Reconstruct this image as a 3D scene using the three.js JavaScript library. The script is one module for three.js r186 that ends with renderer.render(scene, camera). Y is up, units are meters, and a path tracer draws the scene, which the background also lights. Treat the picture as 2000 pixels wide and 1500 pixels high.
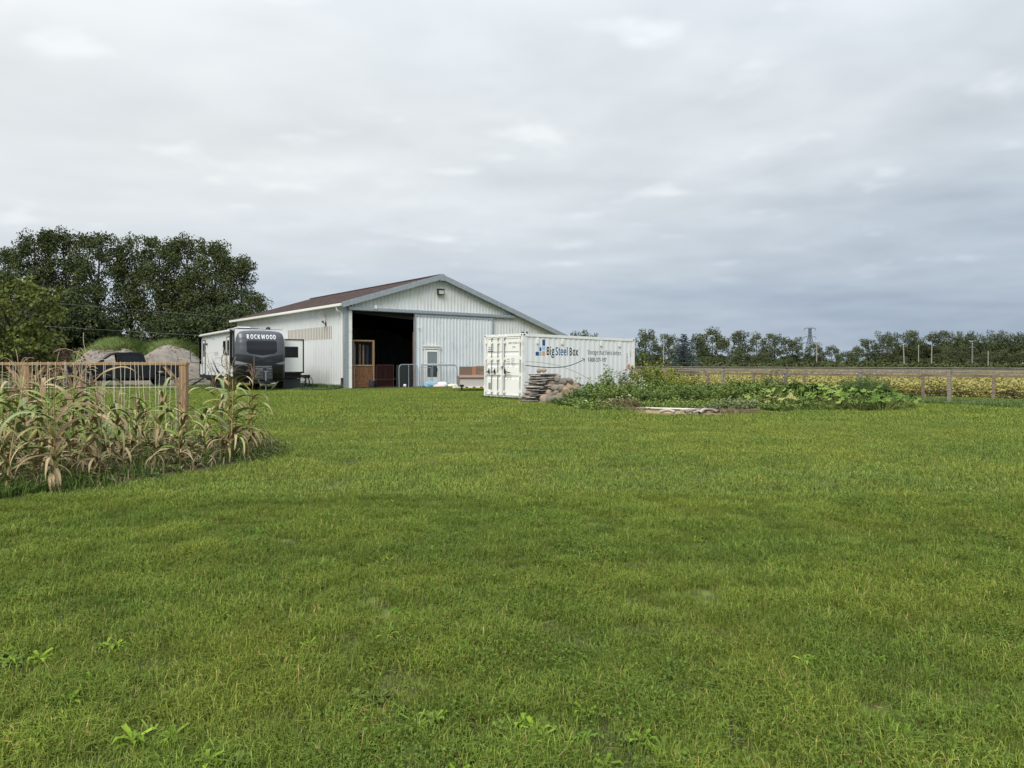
import * as THREE from 'three';
import { mergeGeometries, mergeVertices, toCreasedNormals } from 'three/addons/utils/BufferGeometryUtils.js';
import { FontLoader } from 'three/addons/loaders/FontLoader.js';
import { RoundedBoxGeometry } from 'three/addons/geometries/RoundedBoxGeometry.js';

// ---------------------------------------------------------------- camera, sky, sun, exposure
const scene = new THREE.Scene();
const EYE = 1.4, F = 1390, HY = 711;                       // eye height; focal length and horizon row in photo pixels (2000 x 1500)
const camera = new THREE.PerspectiveCamera(2 * Math.atan(750 / F) * 180 / Math.PI, 4 / 3, 0.05, 4000);
camera.position.set(0, EYE, 0);
camera.lookAt(0, EYE, -10);
camera.setViewOffset(2000, 1500, 0, 750 - HY, 2000, 1500);
camera.updateProjectionMatrix();
const renderer = new THREE.WebGLRenderer({ antialias: true });
renderer.setSize(1024, 768);
renderer.toneMapping = THREE.LinearToneMapping;
renderer.toneMappingExposure = 1.9;
renderer.shadowMap.enabled = true;
renderer.shadowMap.type = THREE.PCFSoftShadowMap;

function rng(seed) { let a = seed >>> 0; return () => { a = (a + 0x6D2B79F5) | 0; let t = Math.imul(a ^ (a >>> 15), 1 | a); t = (t + Math.imul(t ^ (t >>> 7), 61 | t)) ^ t; return ((t ^ (t >>> 14)) >>> 0) / 4294967296; }; }
function hash3(x, y, z) { let h = Math.imul(x, 374761393) ^ Math.imul(y, 668265263) ^ Math.imul(z, 2147483647 - 5); h = Math.imul(h ^ (h >>> 13), 1274126177); h ^= h >>> 16; return (h >>> 0) / 4294967296; }
const sm = t => t * t * (3 - 2 * t), lerp = (a, b, t) => a + (b - a) * t, clamp = (x, a = 0, b = 1) => Math.min(b, Math.max(a, x)), sstep = (a, b, x) => sm(clamp((x - a) / (b - a)));
function noise(x, y, z = 0, per = 0, pery = per) {
  const xi = Math.floor(x), yi = Math.floor(y), zi = Math.floor(z), u = sm(x - xi), v = sm(y - yi), w = sm(z - zi);
  const m = (n, p) => p ? ((n % p) + p) % p : n;
  const h = (i, j, k) => hash3(m(xi + i, per), m(yi + j, pery), zi + k);
  const l = k => lerp(lerp(h(0, 0, k), h(1, 0, k), u), lerp(h(0, 1, k), h(1, 1, k), u), v);
  return w === 0 ? l(0) : lerp(l(0), l(1), w);
}
function fbm(x, y, z = 0, oct = 4, per = 0, pery = per) { let s = 0, a = 0.5, n = 0; for (let i = 0; i < oct; i++) { s += a * noise(x, y, z + i * 17, per, pery); n += a; a *= 0.5; x *= 2; y *= 2; per *= 2; pery *= 2; } return s / n; }
const lin = c => c <= 0.04045 ? c / 12.92 : Math.pow((c + 0.055) / 1.055, 2.4);

// overcast sky: brighter overhead and to the left, a bluish bank low on the right, streaks and small puffs
const SUN_AZ = -163, SUN_EL = 46;                           // degrees right of the view axis, above the horizon
{
  const W = 2048, H = 1024, data = new Float32Array(W * H * 4), R = Math.PI / 180;
  const stop = (k, el) => {                                  // colour by side (k 0 left .. 1 right) and elevation, as the display shows it
    const hi = [lerp(237, 205, k), lerp(240, 214, k), lerp(241, 222, k)];
    const mid = [lerp(231, 182, k), lerp(236, 195, k), lerp(239, 209, k)];
    const low = [lerp(211, 161, k), lerp(221, 176, k), lerp(230, 194, k)];
    const a = sstep(2.5, 9, el), b = sstep(7, 19, el);
    return [0, 1, 2].map(i => lerp(lerp(low[i], mid[i], a), hi[i], b));
  };
  for (let j = 0; j < H; j++) for (let i = 0; i < W; i++) {
    const el = ((j + 0.5) / H * 180 - 90) * R, ph = ((i + 0.5) / W - 0.5) * 2 * Math.PI;
    const x = Math.cos(el) * Math.cos(ph), z = Math.cos(el) * Math.sin(ph), y = Math.max(Math.sin(el), 0.0);
    const az = Math.atan2(x, -z) / R;
    const k = clamp(0.5 - 0.62 * Math.cos((az + 82) * R) + 0.09, 0, 1);
    const e = Math.asin(y) / R;
    const q = 1 / (y + 0.075), px = x * q, pz = z * q;
    const w1 = fbm(px * 0.55 + 3, pz * 0.55, 1.7, 3), w2 = fbm(px * 0.55 + 9, pz * 0.55, 8.2, 3);
    const big = fbm(px * 0.6 + w1 * 1.5, pz * 0.8 + w2 * 1.5, 4.1, 6) - 0.5;
    const fine = fbm(px * 3.1 + w2 * 2.2, pz * 3.6 + w1 * 2.2, 11.3, 6) - 0.5;
    const puff = sstep(0.6, 0.78, fbm(px * 3.3 + 5 + w1 * 2, pz * 4.1 + w2 * 2, 21.7, 5)) * sstep(4, 9, e);
    const c = stop(k, e + big * 5);
    const left = 1 - k;
    const amp = lerp(34, 17, left);
    const soft = 0.55 + 0.45 * sstep(3, 16, e), d = (big * amp + fine * lerp(42, 17, left)) * soft + puff * lerp(22, 10, left);
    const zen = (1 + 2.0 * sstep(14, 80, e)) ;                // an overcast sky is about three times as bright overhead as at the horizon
    const o = (j * W + i) * 4;
    const cool = big < 0 ? -big * 6 : 0;
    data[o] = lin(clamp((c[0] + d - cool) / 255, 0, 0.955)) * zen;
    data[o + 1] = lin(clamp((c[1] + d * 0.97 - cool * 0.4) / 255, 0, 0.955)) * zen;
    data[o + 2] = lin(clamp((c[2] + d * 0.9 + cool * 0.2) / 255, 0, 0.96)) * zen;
    data[o + 3] = 1;
    for (let n = 0; n < 3; n++) data[o + n] /= 1.9;            // so that exposure x texture gives the shown colours
  }
  const t = new THREE.DataTexture(data, W, H, THREE.RGBAFormat, THREE.FloatType);
  t.mapping = THREE.EquirectangularReflectionMapping; t.magFilter = THREE.LinearFilter; t.minFilter = THREE.LinearFilter; t.wrapS = THREE.RepeatWrapping; t.needsUpdate = true;
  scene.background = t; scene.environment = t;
}
const sun = new THREE.DirectionalLight(new THREE.Color(1, 0.965, 0.915), 1.5);
{
  const a = SUN_AZ * Math.PI / 180, e = SUN_EL * Math.PI / 180;
  sun.position.set(Math.sin(a) * Math.cos(e) * 120, Math.sin(e) * 120, -Math.cos(a) * Math.cos(e) * 120 - 30);
  sun.target.position.set(0, 0, -30); scene.add(sun, sun.target);
  sun.name = 'sun'; sun.castShadow = true; sun.shadow.radius = 55;
  sun.shadow.mapSize.set(4096, 4096);
  Object.assign(sun.shadow.camera, { left: -70, right: 70, top: 70, bottom: -70, near: 1, far: 320 });
}

// ---------------------------------------------------------------- names, labels, builders
const V = (x, y, z) => new THREE.Vector3(x, y, z);
const at = (px, py, Z) => V((px - 1000) / F * Z, EYE + (HY - py) / F * Z, -Z);       // a photo pixel at a distance
const gx = (px, Z) => (px - 1000) / F * Z;
const used = new Map();
function numbered(name) { const n = used.get(name) || 0; used.set(name, n + 1); return n ? `${name}_${String(n).padStart(3, '0')}` : name; }
function tag(o, label, category, group, kind) { if (label) o.userData.label = label; if (category) o.userData.category = category; if (group) o.userData.group = group; if (kind) o.userData.kind = kind; return o; }
function thing(name, label, category, group, pos = [0, 0, 0], turn = 0) { const g = new THREE.Group(); g.name = numbered(name); g.position.set(...pos); g.rotation.y = turn; tag(g, label, category, group); scene.add(g); return g; }
function fin(mesh) { mesh.castShadow = true; mesh.receiveShadow = true; return mesh; }
function part(name, geo, mat, parent) { const m = fin(new THREE.Mesh(geo, mat)); m.name = parent === scene ? numbered(name) : name; parent.add(m); return m; }
function copy(src, label) { const c = src.clone(); c.name = numbered(src.name.replace(/_\d{3}$/, '')); c.userData = { ...src.userData }; if (label) c.userData.label = label; scene.add(c); return c; }

const Q = new THREE.Quaternion(), UPV = V(0, 1, 0);
function metreUV(g) {                                         // uv in metres, by the way each face points
  const p = g.attributes.position, n = g.attributes.normal, uv = new Float32Array(p.count * 2);
  for (let i = 0; i < p.count; i++) {
    const ax = Math.abs(n.getX(i)), ay = Math.abs(n.getY(i)), az = Math.abs(n.getZ(i));
    const x = p.getX(i), y = p.getY(i), z = p.getZ(i);
    if (ay >= ax && ay >= az) { uv[2 * i] = x; uv[2 * i + 1] = z; } else if (ax >= az) { uv[2 * i] = z; uv[2 * i + 1] = y; } else { uv[2 * i] = x; uv[2 * i + 1] = y; }
  }
  g.setAttribute('uv', new THREE.BufferAttribute(uv, 2)); return g;
}
class MB {                                                    // collects pieces that become ONE part
  constructor() { this.g = []; }
  add(geo, pos, rot, scl) {
    let g = geo.index ? geo.toNonIndexed() : geo.clone();
    const m = new THREE.Matrix4().compose(pos ? (pos.isVector3 ? pos : V(...pos)) : V(0, 0, 0), rot ? (rot.isQuaternion ? rot : new THREE.Quaternion().setFromEuler(new THREE.Euler(...rot))) : new THREE.Quaternion(), scl ? V(...scl) : V(1, 1, 1));
    g.applyMatrix4(m);
    for (const k of Object.keys(g.attributes)) if (!['position', 'normal', 'uv'].includes(k)) g.deleteAttribute(k);
    if (!g.attributes.uv) metreUV(g);
    this.g.push(g); return this;
  }
  box(x0, x1, y0, y1, z0, z1, r = 0) {
    const w = x1 - x0, h = y1 - y0, d = z1 - z0;
    const g = r ? new RoundedBoxGeometry(w, h, d, 2, Math.min(r, w / 2.1, h / 2.1, d / 2.1)) : new THREE.BoxGeometry(w, h, d);
    return this.add(g, [(x0 + x1) / 2, (y0 + y1) / 2, (z0 + z1) / 2]);
  }
  bar(a, b, w, h, roll = 0) {                                  // rectangular bar from a to b
    a = a.isVector3 ? a : V(...a); b = b.isVector3 ? b : V(...b);
    const d = b.clone().sub(a), L = d.length(); d.normalize();
    const m = new THREE.Matrix4().lookAt(V(0, 0, 0), d.clone().negate(), Math.abs(d.y) > 0.97 ? V(1, 0, 0) : UPV);
    const q = new THREE.Quaternion().setFromRotationMatrix(m);
    if (roll) q.multiply(new THREE.Quaternion().setFromAxisAngle(V(0, 0, 1), roll));
    return this.add(new THREE.BoxGeometry(w, h, L), a.clone().lerp(b, 0.5), q);
  }
  cyl(a, b, r0, r1 = r0, seg = 8, cap = true) {
    a = a.isVector3 ? a : V(...a); b = b.isVector3 ? b : V(...b);
    const d = b.clone().sub(a), L = d.length();
    return this.add(new THREE.CylinderGeometry(r1, r0, L, seg, 1, !cap), a.clone().lerp(b, 0.5), new THREE.Quaternion().setFromUnitVectors(UPV, d.normalize()));
  }
  tube(pts, r, seg = 6, n = 0) { const c = new THREE.CatmullRomCurve3(pts.map(p => p.isVector3 ? p : V(...p))); return this.add(new THREE.TubeGeometry(c, n || pts.length * 4, r, seg, false)); }
  buildEach(name, mat, parent) { return this.g.map(g => part(name, metreUV(g), mat, parent)); }
  get empty() { return !this.g.length; }
  geo(uvMetres = true) { const g = mergeGeometries(this.g, false); if (uvMetres) metreUV(g); return g; }
  build(name, mat, parent, uvMetres = true) { return part(name, this.geo(uvMetres), mat, parent); }
}
const mb = () => new MB();
// many small faces with their own colours, as one geometry
class Soup {
  constructor() { this.p = []; this.n = []; this.c = []; }
  tri(a, b, c, col, n) { this.p.push(a.x, a.y, a.z, b.x, b.y, b.z, c.x, c.y, c.z); const nn = n || V(0, 0, 0).crossVectors(b.clone().sub(a), c.clone().sub(a)).normalize(); for (let i = 0; i < 3; i++) { this.n.push(nn.x, nn.y, nn.z); this.c.push(col[0], col[1], col[2]); } }
  quad(a, b, c, d, col, n) { this.tri(a, b, c, col, n); this.tri(a, c, d, col, n); }
  geo() { const g = new THREE.BufferGeometry(); g.setAttribute('position', new THREE.Float32BufferAttribute(this.p, 3)); g.setAttribute('normal', new THREE.Float32BufferAttribute(this.n, 3)); g.setAttribute('color', new THREE.Float32BufferAttribute(this.c, 3)); g.setAttribute('uv', new THREE.Float32BufferAttribute(new Float32Array(this.p.length / 3 * 2), 2)); return g; }
}

// ---------------------------------------------------------------- procedural textures
function tex(S, metres, fn, srgb = true) {                    // fn(u, v) in 0..1 tileable -> [r, g, b] 0..1 (display values) or a number
  const d = new Uint8Array(S * S * 4);
  for (let j = 0; j < S; j++) for (let i = 0; i < S; i++) { const c = fn(i / S, j / S), o = (j * S + i) * 4; const a = Array.isArray(c) ? c : [c, c, c]; for (let k = 0; k < 3; k++) d[o + k] = clamp(a[k]) * 255; d[o + 3] = 255; }
  const t = new THREE.DataTexture(d, S, S, THREE.RGBAFormat); t.magFilter = THREE.LinearFilter; t.minFilter = THREE.LinearMipmapLinearFilter; t.generateMipmaps = true;
  t.wrapS = t.wrapT = THREE.RepeatWrapping; t.repeat.set(1 / metres[0], 1 / metres[1]); if (srgb) t.colorSpace = THREE.SRGBColorSpace; t.needsUpdate = true; return t;
}
const mixc = (a, b, t) => a.map((x, i) => lerp(x, b[i], t));
const std = (o) => new THREE.MeshStandardMaterial(o);
const plain = (hex, rough = 0.6, metal = 0, extra = {}) => std({ color: hex, roughness: rough, metalness: metal, ...extra });
const grain = (S, mx, my, c0, c1, c2, fx, fy, seed) => tex(S, [mx, my], (u, v) => { const a = fbm(u * fx, v * fy, seed, 5, fx, fy), n = fbm(u * 6, v * 6, seed + 5, 4, 6); return mixc(mixc(c0, c1, clamp(a * 1.7 - 0.35)), c2, sstep(0.52, 0.8, n)); });
// ---------------------------------------------------------------- materials
const M = {
  siding: std({ roughness: 0.55, map: tex(512, [2.4, 4.8], (u, v) => { const s = fbm(u * 40, v * 3, 3, 4, 40, 3), b = fbm(u * 5, v * 8, 9, 5, 5, 8), r = fbm(u * 24, v * 10, 15, 4, 24, 10); return mixc(mixc([0.85, 0.86, 0.855], [0.775, 0.785, 0.78], clamp(s * 1.5 - 0.35)), [0.74, 0.72, 0.67], sstep(0.58, 0.85, b) * 0.35 + sstep(0.7, 0.8, r) * 0.25); }) }),
  sidingDoor: std({ roughness: 0.5, map: tex(256, [2.1, 4.4], (u, v) => mixc([0.84, 0.86, 0.865], [0.745, 0.765, 0.77], clamp(fbm(u * 30, v * 3, 31, 4, 30, 3) * 0.9 + sstep(0.55, 0.8, fbm(u * 6, v * 9, 37, 4, 6, 9)) * 0.5 - 0.2))) }),
  galv: std({ roughness: 0.48, metalness: 0.45, map: tex(256, [0.9, 0.9], (u, v) => { const a = fbm(u * 9, v * 9, 41, 4, 9), b = fbm(u * 34, v * 34, 43, 2, 34); return mixc(mixc([0.56, 0.6, 0.63], [0.7, 0.73, 0.75], a), [0.48, 0.5, 0.52], sstep(0.6, 0.8, b)); }) }),
  gutter: std({ color: 0xdcdcd2, roughness: 0.45 }),
  roof: std({ roughness: 0.6, map: tex(256, [3, 3], (u, v) => mixc([0.4, 0.325, 0.3], [0.29, 0.24, 0.23], clamp(fbm(u * 12, v * 4, 51, 5, 12, 4) * 1.6 - 0.3))) }),
  tan: std({ roughness: 0.7, map: tex(256, [2, 2], (u, v) => mixc([0.66, 0.62, 0.52], [0.52, 0.46, 0.37], clamp(fbm(u * 26, v * 3, 57, 4, 26, 3) * 1.5 - 0.3))) }),
  woodNew: std({ roughness: 0.8, map: tex(256, [0.5, 1.6], (u, v) => mixc([0.66, 0.55, 0.41], [0.48, 0.38, 0.27], clamp(fbm(u * 22, v * 3, 61, 5, 22, 3) * 1.7 - 0.4))) }),
  woodGrey: std({ roughness: 0.9, map: tex(256, [1.8, 0.4], (u, v) => mixc(mixc([0.62, 0.585, 0.53], [0.43, 0.4, 0.355], clamp(fbm(u * 4, v * 24, 67, 5, 4, 24) * 1.8 - 0.4)), [0.42, 0.41, 0.34], sstep(0.56, 0.8, fbm(u * 8, v * 8, 71, 4, 8)) * 0.6)) }),
  woodBrown: std({ roughness: 0.85, map: tex(256, [1.8, 0.4], (u, v) => mixc([0.56, 0.49, 0.42], [0.38, 0.32, 0.27], clamp(fbm(u * 4, v * 20, 73, 5, 4, 20) * 1.7 - 0.35))) }),
  woodRed: std({ roughness: 0.8, map: tex(256, [0.5, 1.5], (u, v) => mixc([0.5, 0.34, 0.22], [0.32, 0.2, 0.13], clamp(fbm(u * 18, v * 3, 79, 5, 18, 3) * 1.7 - 0.35))) }),
  osb: std({ roughness: 0.8, map: tex(512, [1.2, 1.2], (u, v) => { const f = (fx, fy, s) => noise(u * fx, v * fy, s, fx, fy); const a = f(44, 12, 1), b = f(12, 44, 5), c = f(30, 30, 8); const k = c > 0.5 ? a : b; return mixc(mixc([0.3, 0.2, 0.12], [0.56, 0.4, 0.25], k), [0.2, 0.13, 0.08], sstep(0.72, 0.9, f(26, 34, 14)) * 0.7); }) }),
  white: std({ color: 0xe3e3de, roughness: 0.35 }),
  whiteOld: std({ roughness: 0.5, map: tex(256, [2, 2], (u, v) => mixc([0.885, 0.885, 0.865], [0.77, 0.765, 0.73], sstep(0.5, 0.85, fbm(u * 6, v * 10, 83, 5, 6, 10)) * 0.8)) }),
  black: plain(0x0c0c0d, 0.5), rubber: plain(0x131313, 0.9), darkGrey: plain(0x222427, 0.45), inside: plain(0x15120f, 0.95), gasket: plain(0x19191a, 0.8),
  steel: plain(0x8d9196, 0.4, 0.7), darkSteel: plain(0x3a3c3f, 0.5, 0.5),
  glass: std({ color: 0x0a0d12, roughness: 0.08, metalness: 0.0 }),
  glassGrey: std({ color: 0x1d242b, roughness: 0.12 }),
  bark: std({ roughness: 0.95, map: tex(256, [0.6, 1.6], (u, v) => mixc([0.37, 0.33, 0.28], [0.17, 0.15, 0.12], clamp(fbm(u * 14, v * 4, 91, 5, 14, 4) * 1.9 - 0.45))) }),
  soil: std({ roughness: 1, map: tex(512, [1.6, 1.6], (u, v) => { const a = fbm(u * 20, v * 20, 97, 5, 20), b = fbm(u * 5, v * 5, 99, 4, 5); return mixc(mixc([0.36, 0.31, 0.25], [0.2, 0.165, 0.13], clamp(a * 2 - 0.5)), [0.5, 0.45, 0.36], sstep(0.55, 0.8, b) * sstep(0.45, 0.7, a)); }) }),
  gravel: std({ roughness: 1, vertexColors: true }),
  leaf: new THREE.MeshPhysicalMaterial({ roughness: 0.9, specularIntensity: 0.25, vertexColors: true, side: THREE.DoubleSide }),
  twig: plain(0x4b3c2c, 0.95),
  stem: plain(0x6f7a3a, 0.8),
  twine: plain(0xd8d3c2, 0.9),
};
M.siding.bumpMap = null;
// ---------------------------------------------------------------- the ground
function sheet(pts, y, mat, name, kind = 'structure', seg) {   // a flat sheet with an outline [x, z]
  const sh = new THREE.Shape(pts.map(p => new THREE.Vector2(p[0], -p[1]))); const g = new THREE.ShapeGeometry(sh); g.rotateX(-Math.PI / 2); g.translate(0, y, 0); metreUV(g);
  const m = part(name, g, mat, scene); m.userData.kind = kind; return m;
}
const turfMat = std({ roughness: 1, map: tex(1024, [9, 9], (u, v) => { const a = fbm(u * 120, v * 120, 103, 4, 120), b = fbm(u * 9, v * 9, 107, 5, 9), c = fbm(u * 40, v * 40, 109, 3, 40); return mixc(mixc([0.27, 0.33, 0.1], [0.38, 0.43, 0.16], clamp(b * 1.6 - 0.3)), mixc([0.1, 0.11, 0.05], [0.3, 0.26, 0.16], c), clamp(a * 2.6 - 0.85)); }) });
{
  const g = new THREE.PlaneGeometry(3000, 3000, 1, 1); g.rotateX(-Math.PI / 2); metreUV(g);
  const m = part('ground', g, turfMat, scene); m.position.set(0, 0, -1200); m.userData.kind = 'structure';
}
const FENCE_A = [9.45, -31.9], FENCE_D = [1.89, 2.43];        // near fence: first post, step to the next (x, z)
const FENCE_B = [9.86, -35.8], FENCE_E = [1.71, 1.72];        // lower fence behind it
const fieldMat = std({ roughness: 1, map: tex(512, [7, 7], (u, v) => { const a = fbm(u * 60, v * 60, 113, 4, 60), b = fbm(u * 7, v * 7, 117, 4, 7); return mixc(mixc([0.56, 0.5, 0.18], [0.66, 0.56, 0.22], b), [0.36, 0.34, 0.12], sstep(0.5, 0.75, a)); }) });
const fieldEdge = t => [FENCE_B[0] + FENCE_E[0] * t + 0.9, FENCE_B[1] + FENCE_E[1] * t - 1.0];
sheet([fieldEdge(-9), fieldEdge(14), [150, -10], [150, -98], [-4, -98]], 0.006, fieldMat, 'field');
const CORN = [[-9.5, -5.0], [-5.3, -7.0], [-4.5, -8.3], [-3.55, -10.2], [-3.5, -11.2], [-4.4, -12.9], [-12, -12.9]];
sheet(CORN, 0.005, M.soil, 'garden_soil');
const BED = [[2.0, -21.6], [3.6, -20.9], [6.6, -20.6], [11.6, -21.6], [13.0, -23.0], [12.4, -25.6], [9, -28], [5, -29.5], [2.0, -25]];
sheet(BED, 0.005, M.soil, 'bed_soil');
// bare trodden strip in front of the barn
const inPoly = (p, x, z) => { let c = false; for (let i = 0, j = p.length - 1; i < p.length; j = i++) if ((p[i][1] > z) !== (p[j][1] > z) && x < (p[j][0] - p[i][0]) * (z - p[i][1]) / (p[j][1] - p[i][1]) + p[i][0]) c = !c; return c; };

// ---------------------------------------------------------------- the barn
const BARN = { x: -9.23, z: -39.7, turn: 38 * Math.PI / 180, W: 15.9, L: 19.6, eaveL: 4.82, peakX: 6.08, peak: 6.72, eaveR: 3.42 };
const bu = [Math.cos(BARN.turn), -Math.sin(BARN.turn)], bw = [Math.sin(BARN.turn), Math.cos(BARN.turn)];   // world x,z of local +x and +z
const barnW = (x, y, z) => V(BARN.x + bu[0] * x + bw[0] * z, y, BARN.z + bu[1] * x + bw[1] * z);
const barnLocal = (x, z) => [(x - BARN.x) * bu[0] + (z - BARN.z) * bu[1], (x - BARN.x) * bw[0] + (z - BARN.z) * bw[1]];
function ribbed(x0, x1, bot, top, pitch = 0.24, rib = 0.032) {   // ribbed sheet in the xy plane; bot/top are functions of x or numbers
  const xs = [], f = v => typeof v === 'function' ? v : () => v, B = f(bot), T = f(top);
  for (let x = x0; x < x1 - 1e-6; x += pitch) { xs.push([x, 0], [x + pitch * 0.6, 0], [x + pitch * 0.66, rib], [x + pitch * 0.9, rib]); xs.push([Math.min(x + pitch * 0.985, x1), 0.0]); }
  const pts = xs.filter(p => p[0] <= x1); pts.push([x1, 0]);
  const p = [], n = [];
  for (let i = 0; i + 1 < pts.length; i++) {
    const [xa, za] = pts[i], [xb, zb] = pts[i + 1]; if (xb - xa < 1e-5) continue;
    const nn = V(-(zb - za), 0, xb - xa).normalize();
    const q = [[xa, B(xa), za], [xb, B(xb), zb], [xb, T(xb), zb], [xa, B(xa), za], [xb, T(xb), zb], [xa, T(xa), za]];
    for (const c of q) { p.push(...c); n.push(nn.x, nn.y, nn.z); }
  }
  const g = new THREE.BufferGeometry(); g.setAttribute('position', new THREE.Float32BufferAttribute(p, 3)); g.setAttribute('normal', new THREE.Float32BufferAttribute(n, 3)); return metreUV(g);
}
{
  const B = BARN, b = thing('barn', 'long white ribbed metal barn with brown roof and a wide open doorway', 'barn', null, [B.x, 0, B.z], B.turn);
  const roofY = x => x < B.peakX ? lerp(B.eaveL, B.peak, x / B.peakX) : lerp(B.peak, B.eaveR, (x - B.peakX) / (B.W - B.peakX));
  const top = x => roofY(x) + 0.025;
  // front wall round the opening (0.31 .. 4.29, up to 4.41)
  const fw = mb();
  fw.add(ribbed(0.31, 4.29, 4.41, top)); fw.add(ribbed(4.29, B.W, 0.05, top));
  fw.build('front_wall', M.siding, b);
  const backing = mb(); backing.box(4.3, B.W - 0.02, 0, 3.3, -0.16, -0.01); backing.box(0.0, 0.31, 0, 4.75, -0.16, 0.0); backing.build('wall_frame', M.woodRed, b);
  const sh = new THREE.Shape([[0.02, 4.3], [B.W - 0.02, 3.3], [B.W - 0.02, B.eaveR - 0.06], [B.peakX, B.peak - 0.08], [0.02, B.eaveL - 0.06]].map(p => new THREE.Vector2(...p)));
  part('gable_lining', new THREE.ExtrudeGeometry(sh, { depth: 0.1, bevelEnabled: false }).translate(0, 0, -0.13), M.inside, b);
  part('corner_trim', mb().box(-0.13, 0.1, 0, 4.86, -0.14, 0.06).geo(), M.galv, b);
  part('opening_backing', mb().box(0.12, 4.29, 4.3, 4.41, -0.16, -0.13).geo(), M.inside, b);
  part('door_jamb', mb().box(0.102, 0.31, 0, 4.41, -0.16, 0.05).geo(), M.whiteOld, b);
  // long left wall
  const lw = ribbed(-B.L, 0, 0.05, B.eaveL); lw.rotateY(-Math.PI / 2); part('side_wall', lw, M.siding, b);
  const rw = ribbed(0, B.L, 0.05, B.eaveR); rw.rotateY(Math.PI / 2); rw.translate(B.W, 0, 0);
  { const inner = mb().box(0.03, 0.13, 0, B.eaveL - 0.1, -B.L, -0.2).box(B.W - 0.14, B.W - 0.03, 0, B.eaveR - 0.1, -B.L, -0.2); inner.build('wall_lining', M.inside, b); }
  part('side_wall', rw, M.siding, b);
  { const g2 = ribbed(0, B.W, 0.05, x => top(B.W - x)); g2.rotateY(Math.PI); g2.translate(B.W, 0, -B.L); part('back_wall', g2, M.siding, b); }
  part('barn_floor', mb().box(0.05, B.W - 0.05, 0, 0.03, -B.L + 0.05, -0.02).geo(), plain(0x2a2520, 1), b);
  part('translucent_strip', ribbed(-8.9, -1.9, 2.88, 3.6, 0.24, 0.034).rotateY(-Math.PI / 2).translate(-0.008, 0, 0), M.tan, b);
  // roof: two ribbed slopes with thickness, over-sailing the walls
  const slope = (xa, ya, xb, yb) => {
    const m = mb(), L = Math.hypot(xb - xa, yb - ya), ang = Math.atan2(yb - ya, xb - xa), D = B.L + 0.6;
    m.add(new THREE.BoxGeometry(L, 0.05, D), [(xa + xb) / 2, (ya + yb) / 2, -D / 2 + 0.3], [0, 0, ang]);
    for (let z = 0.2; z > -B.L - 0.25; z -= 0.3) m.add(new THREE.BoxGeometry(L, 0.02, 0.05), [(xa + xb) / 2 - Math.sin(ang) * 0.034, (ya + yb) / 2 + Math.cos(ang) * 0.034, z], [0, 0, ang]);
    return m;
  };
  const sl = (B.peak - B.eaveL) / B.peakX, sr = (B.peak - B.eaveR) / (B.W - B.peakX);
  slope(-0.38, B.eaveL - 0.38 * sl + 0.06, B.peakX, B.peak + 0.06).build('roof', M.roof, b);
  slope(B.peakX, B.peak + 0.06, B.W + 0.5, B.eaveR - 0.5 * sr + 0.06).build('roof', M.roof, b);
  part('ridge_cap', mb().bar([B.peakX, B.peak + 0.11, 0.31], [B.peakX, B.peak + 0.11, -B.L - 0.3], 0.3, 0.04).geo(), M.roof, b);
  // barge boards
  const barge = (xa, ya, xb, yb) => { const m = mb(); m.bar([xa, ya - 0.1, 0.325], [xb, yb - 0.1, 0.325], 0.05, 0.3, 0); m.bar([xa, ya - 0.245, 0.15], [xb, yb - 0.245, 0.15], 0.33, 0.02); return m; };
  barge(-0.4, B.eaveL - 0.4 * sl + 0.08, B.peakX, B.peak + 0.08).build('barge_board', M.galv, b);
  barge(B.peakX, B.peak + 0.08, B.W + 0.52, B.eaveR - 0.52 * sr + 0.08).build('barge_board', M.galv, b);
  part('gable_cap', mb().box(B.peakX - 0.16, B.peakX + 0.16, B.peak - 0.26, B.peak + 0.14, 0.352, 0.362).geo(), M.galv, b);
  // gutter, soffit and downspout
  const ge = B.eaveL - 0.38 * sl;
  part('gutter', mb().box(-0.53, -0.395, ge - 0.1, ge + 0.05, -B.L - 0.3, 0.28, 0.02).geo(), M.gutter, b);
  part('soffit', mb().box(-0.39, -0.02, ge - 0.06, ge - 0.03, -B.L - 0.3, 0.28).geo(), M.gutter, b);
  part('downspout', mb().tube([[-0.46, ge - 0.08, -0.35], [-0.4, ge - 0.3, -0.33], [-0.2, ge - 0.42, -0.28], [-0.14, ge - 0.6, -0.25]], 0.045, 8, 20).cyl([-0.14, ge - 0.55, -0.25], [-0.14, 0.5, -0.25], 0.045).geo(), M.gutter, b);
  part('drain_elbow', mb().tube([[-0.16, 0.62, -0.24], [-0.17, 0.35, -0.22], [-0.24, 0.12, -0.18], [-0.5, 0.07, -0.1]], 0.075, 8, 20).geo(), M.darkGrey, b);
  // sliding door on its track
  part('door_track', mb().box(0.04, 11.86, 4.43, 4.6, 0.06, 0.2).box(4.2, 11.9, 4.38, 4.43, 0.1, 0.16).geo(), M.galv, b);
  const dr = part('sliding_door', mb().add(ribbed(4.37, 10.0, 0.08, 4.22), [0, 0, 0.125]).geo(), M.sidingDoor, b);
  part('door_frame', mb().box(4.29, 4.37, 0.06, 4.34, 0.07, 0.165).box(10.0, 10.07, 0.06, 4.34, 0.07, 0.165).box(4.37, 10.0, 4.22, 4.34, 0.07, 0.16).box(4.37, 10.0, 0.04, 0.079, 0.07, 0.15).geo(), M.galv, dr);
  part('door_bracing', mb().box(4.4, 9.98, 0.1, 4.2, 0.072, 0.11).geo(), M.woodRed, dr);
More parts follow.
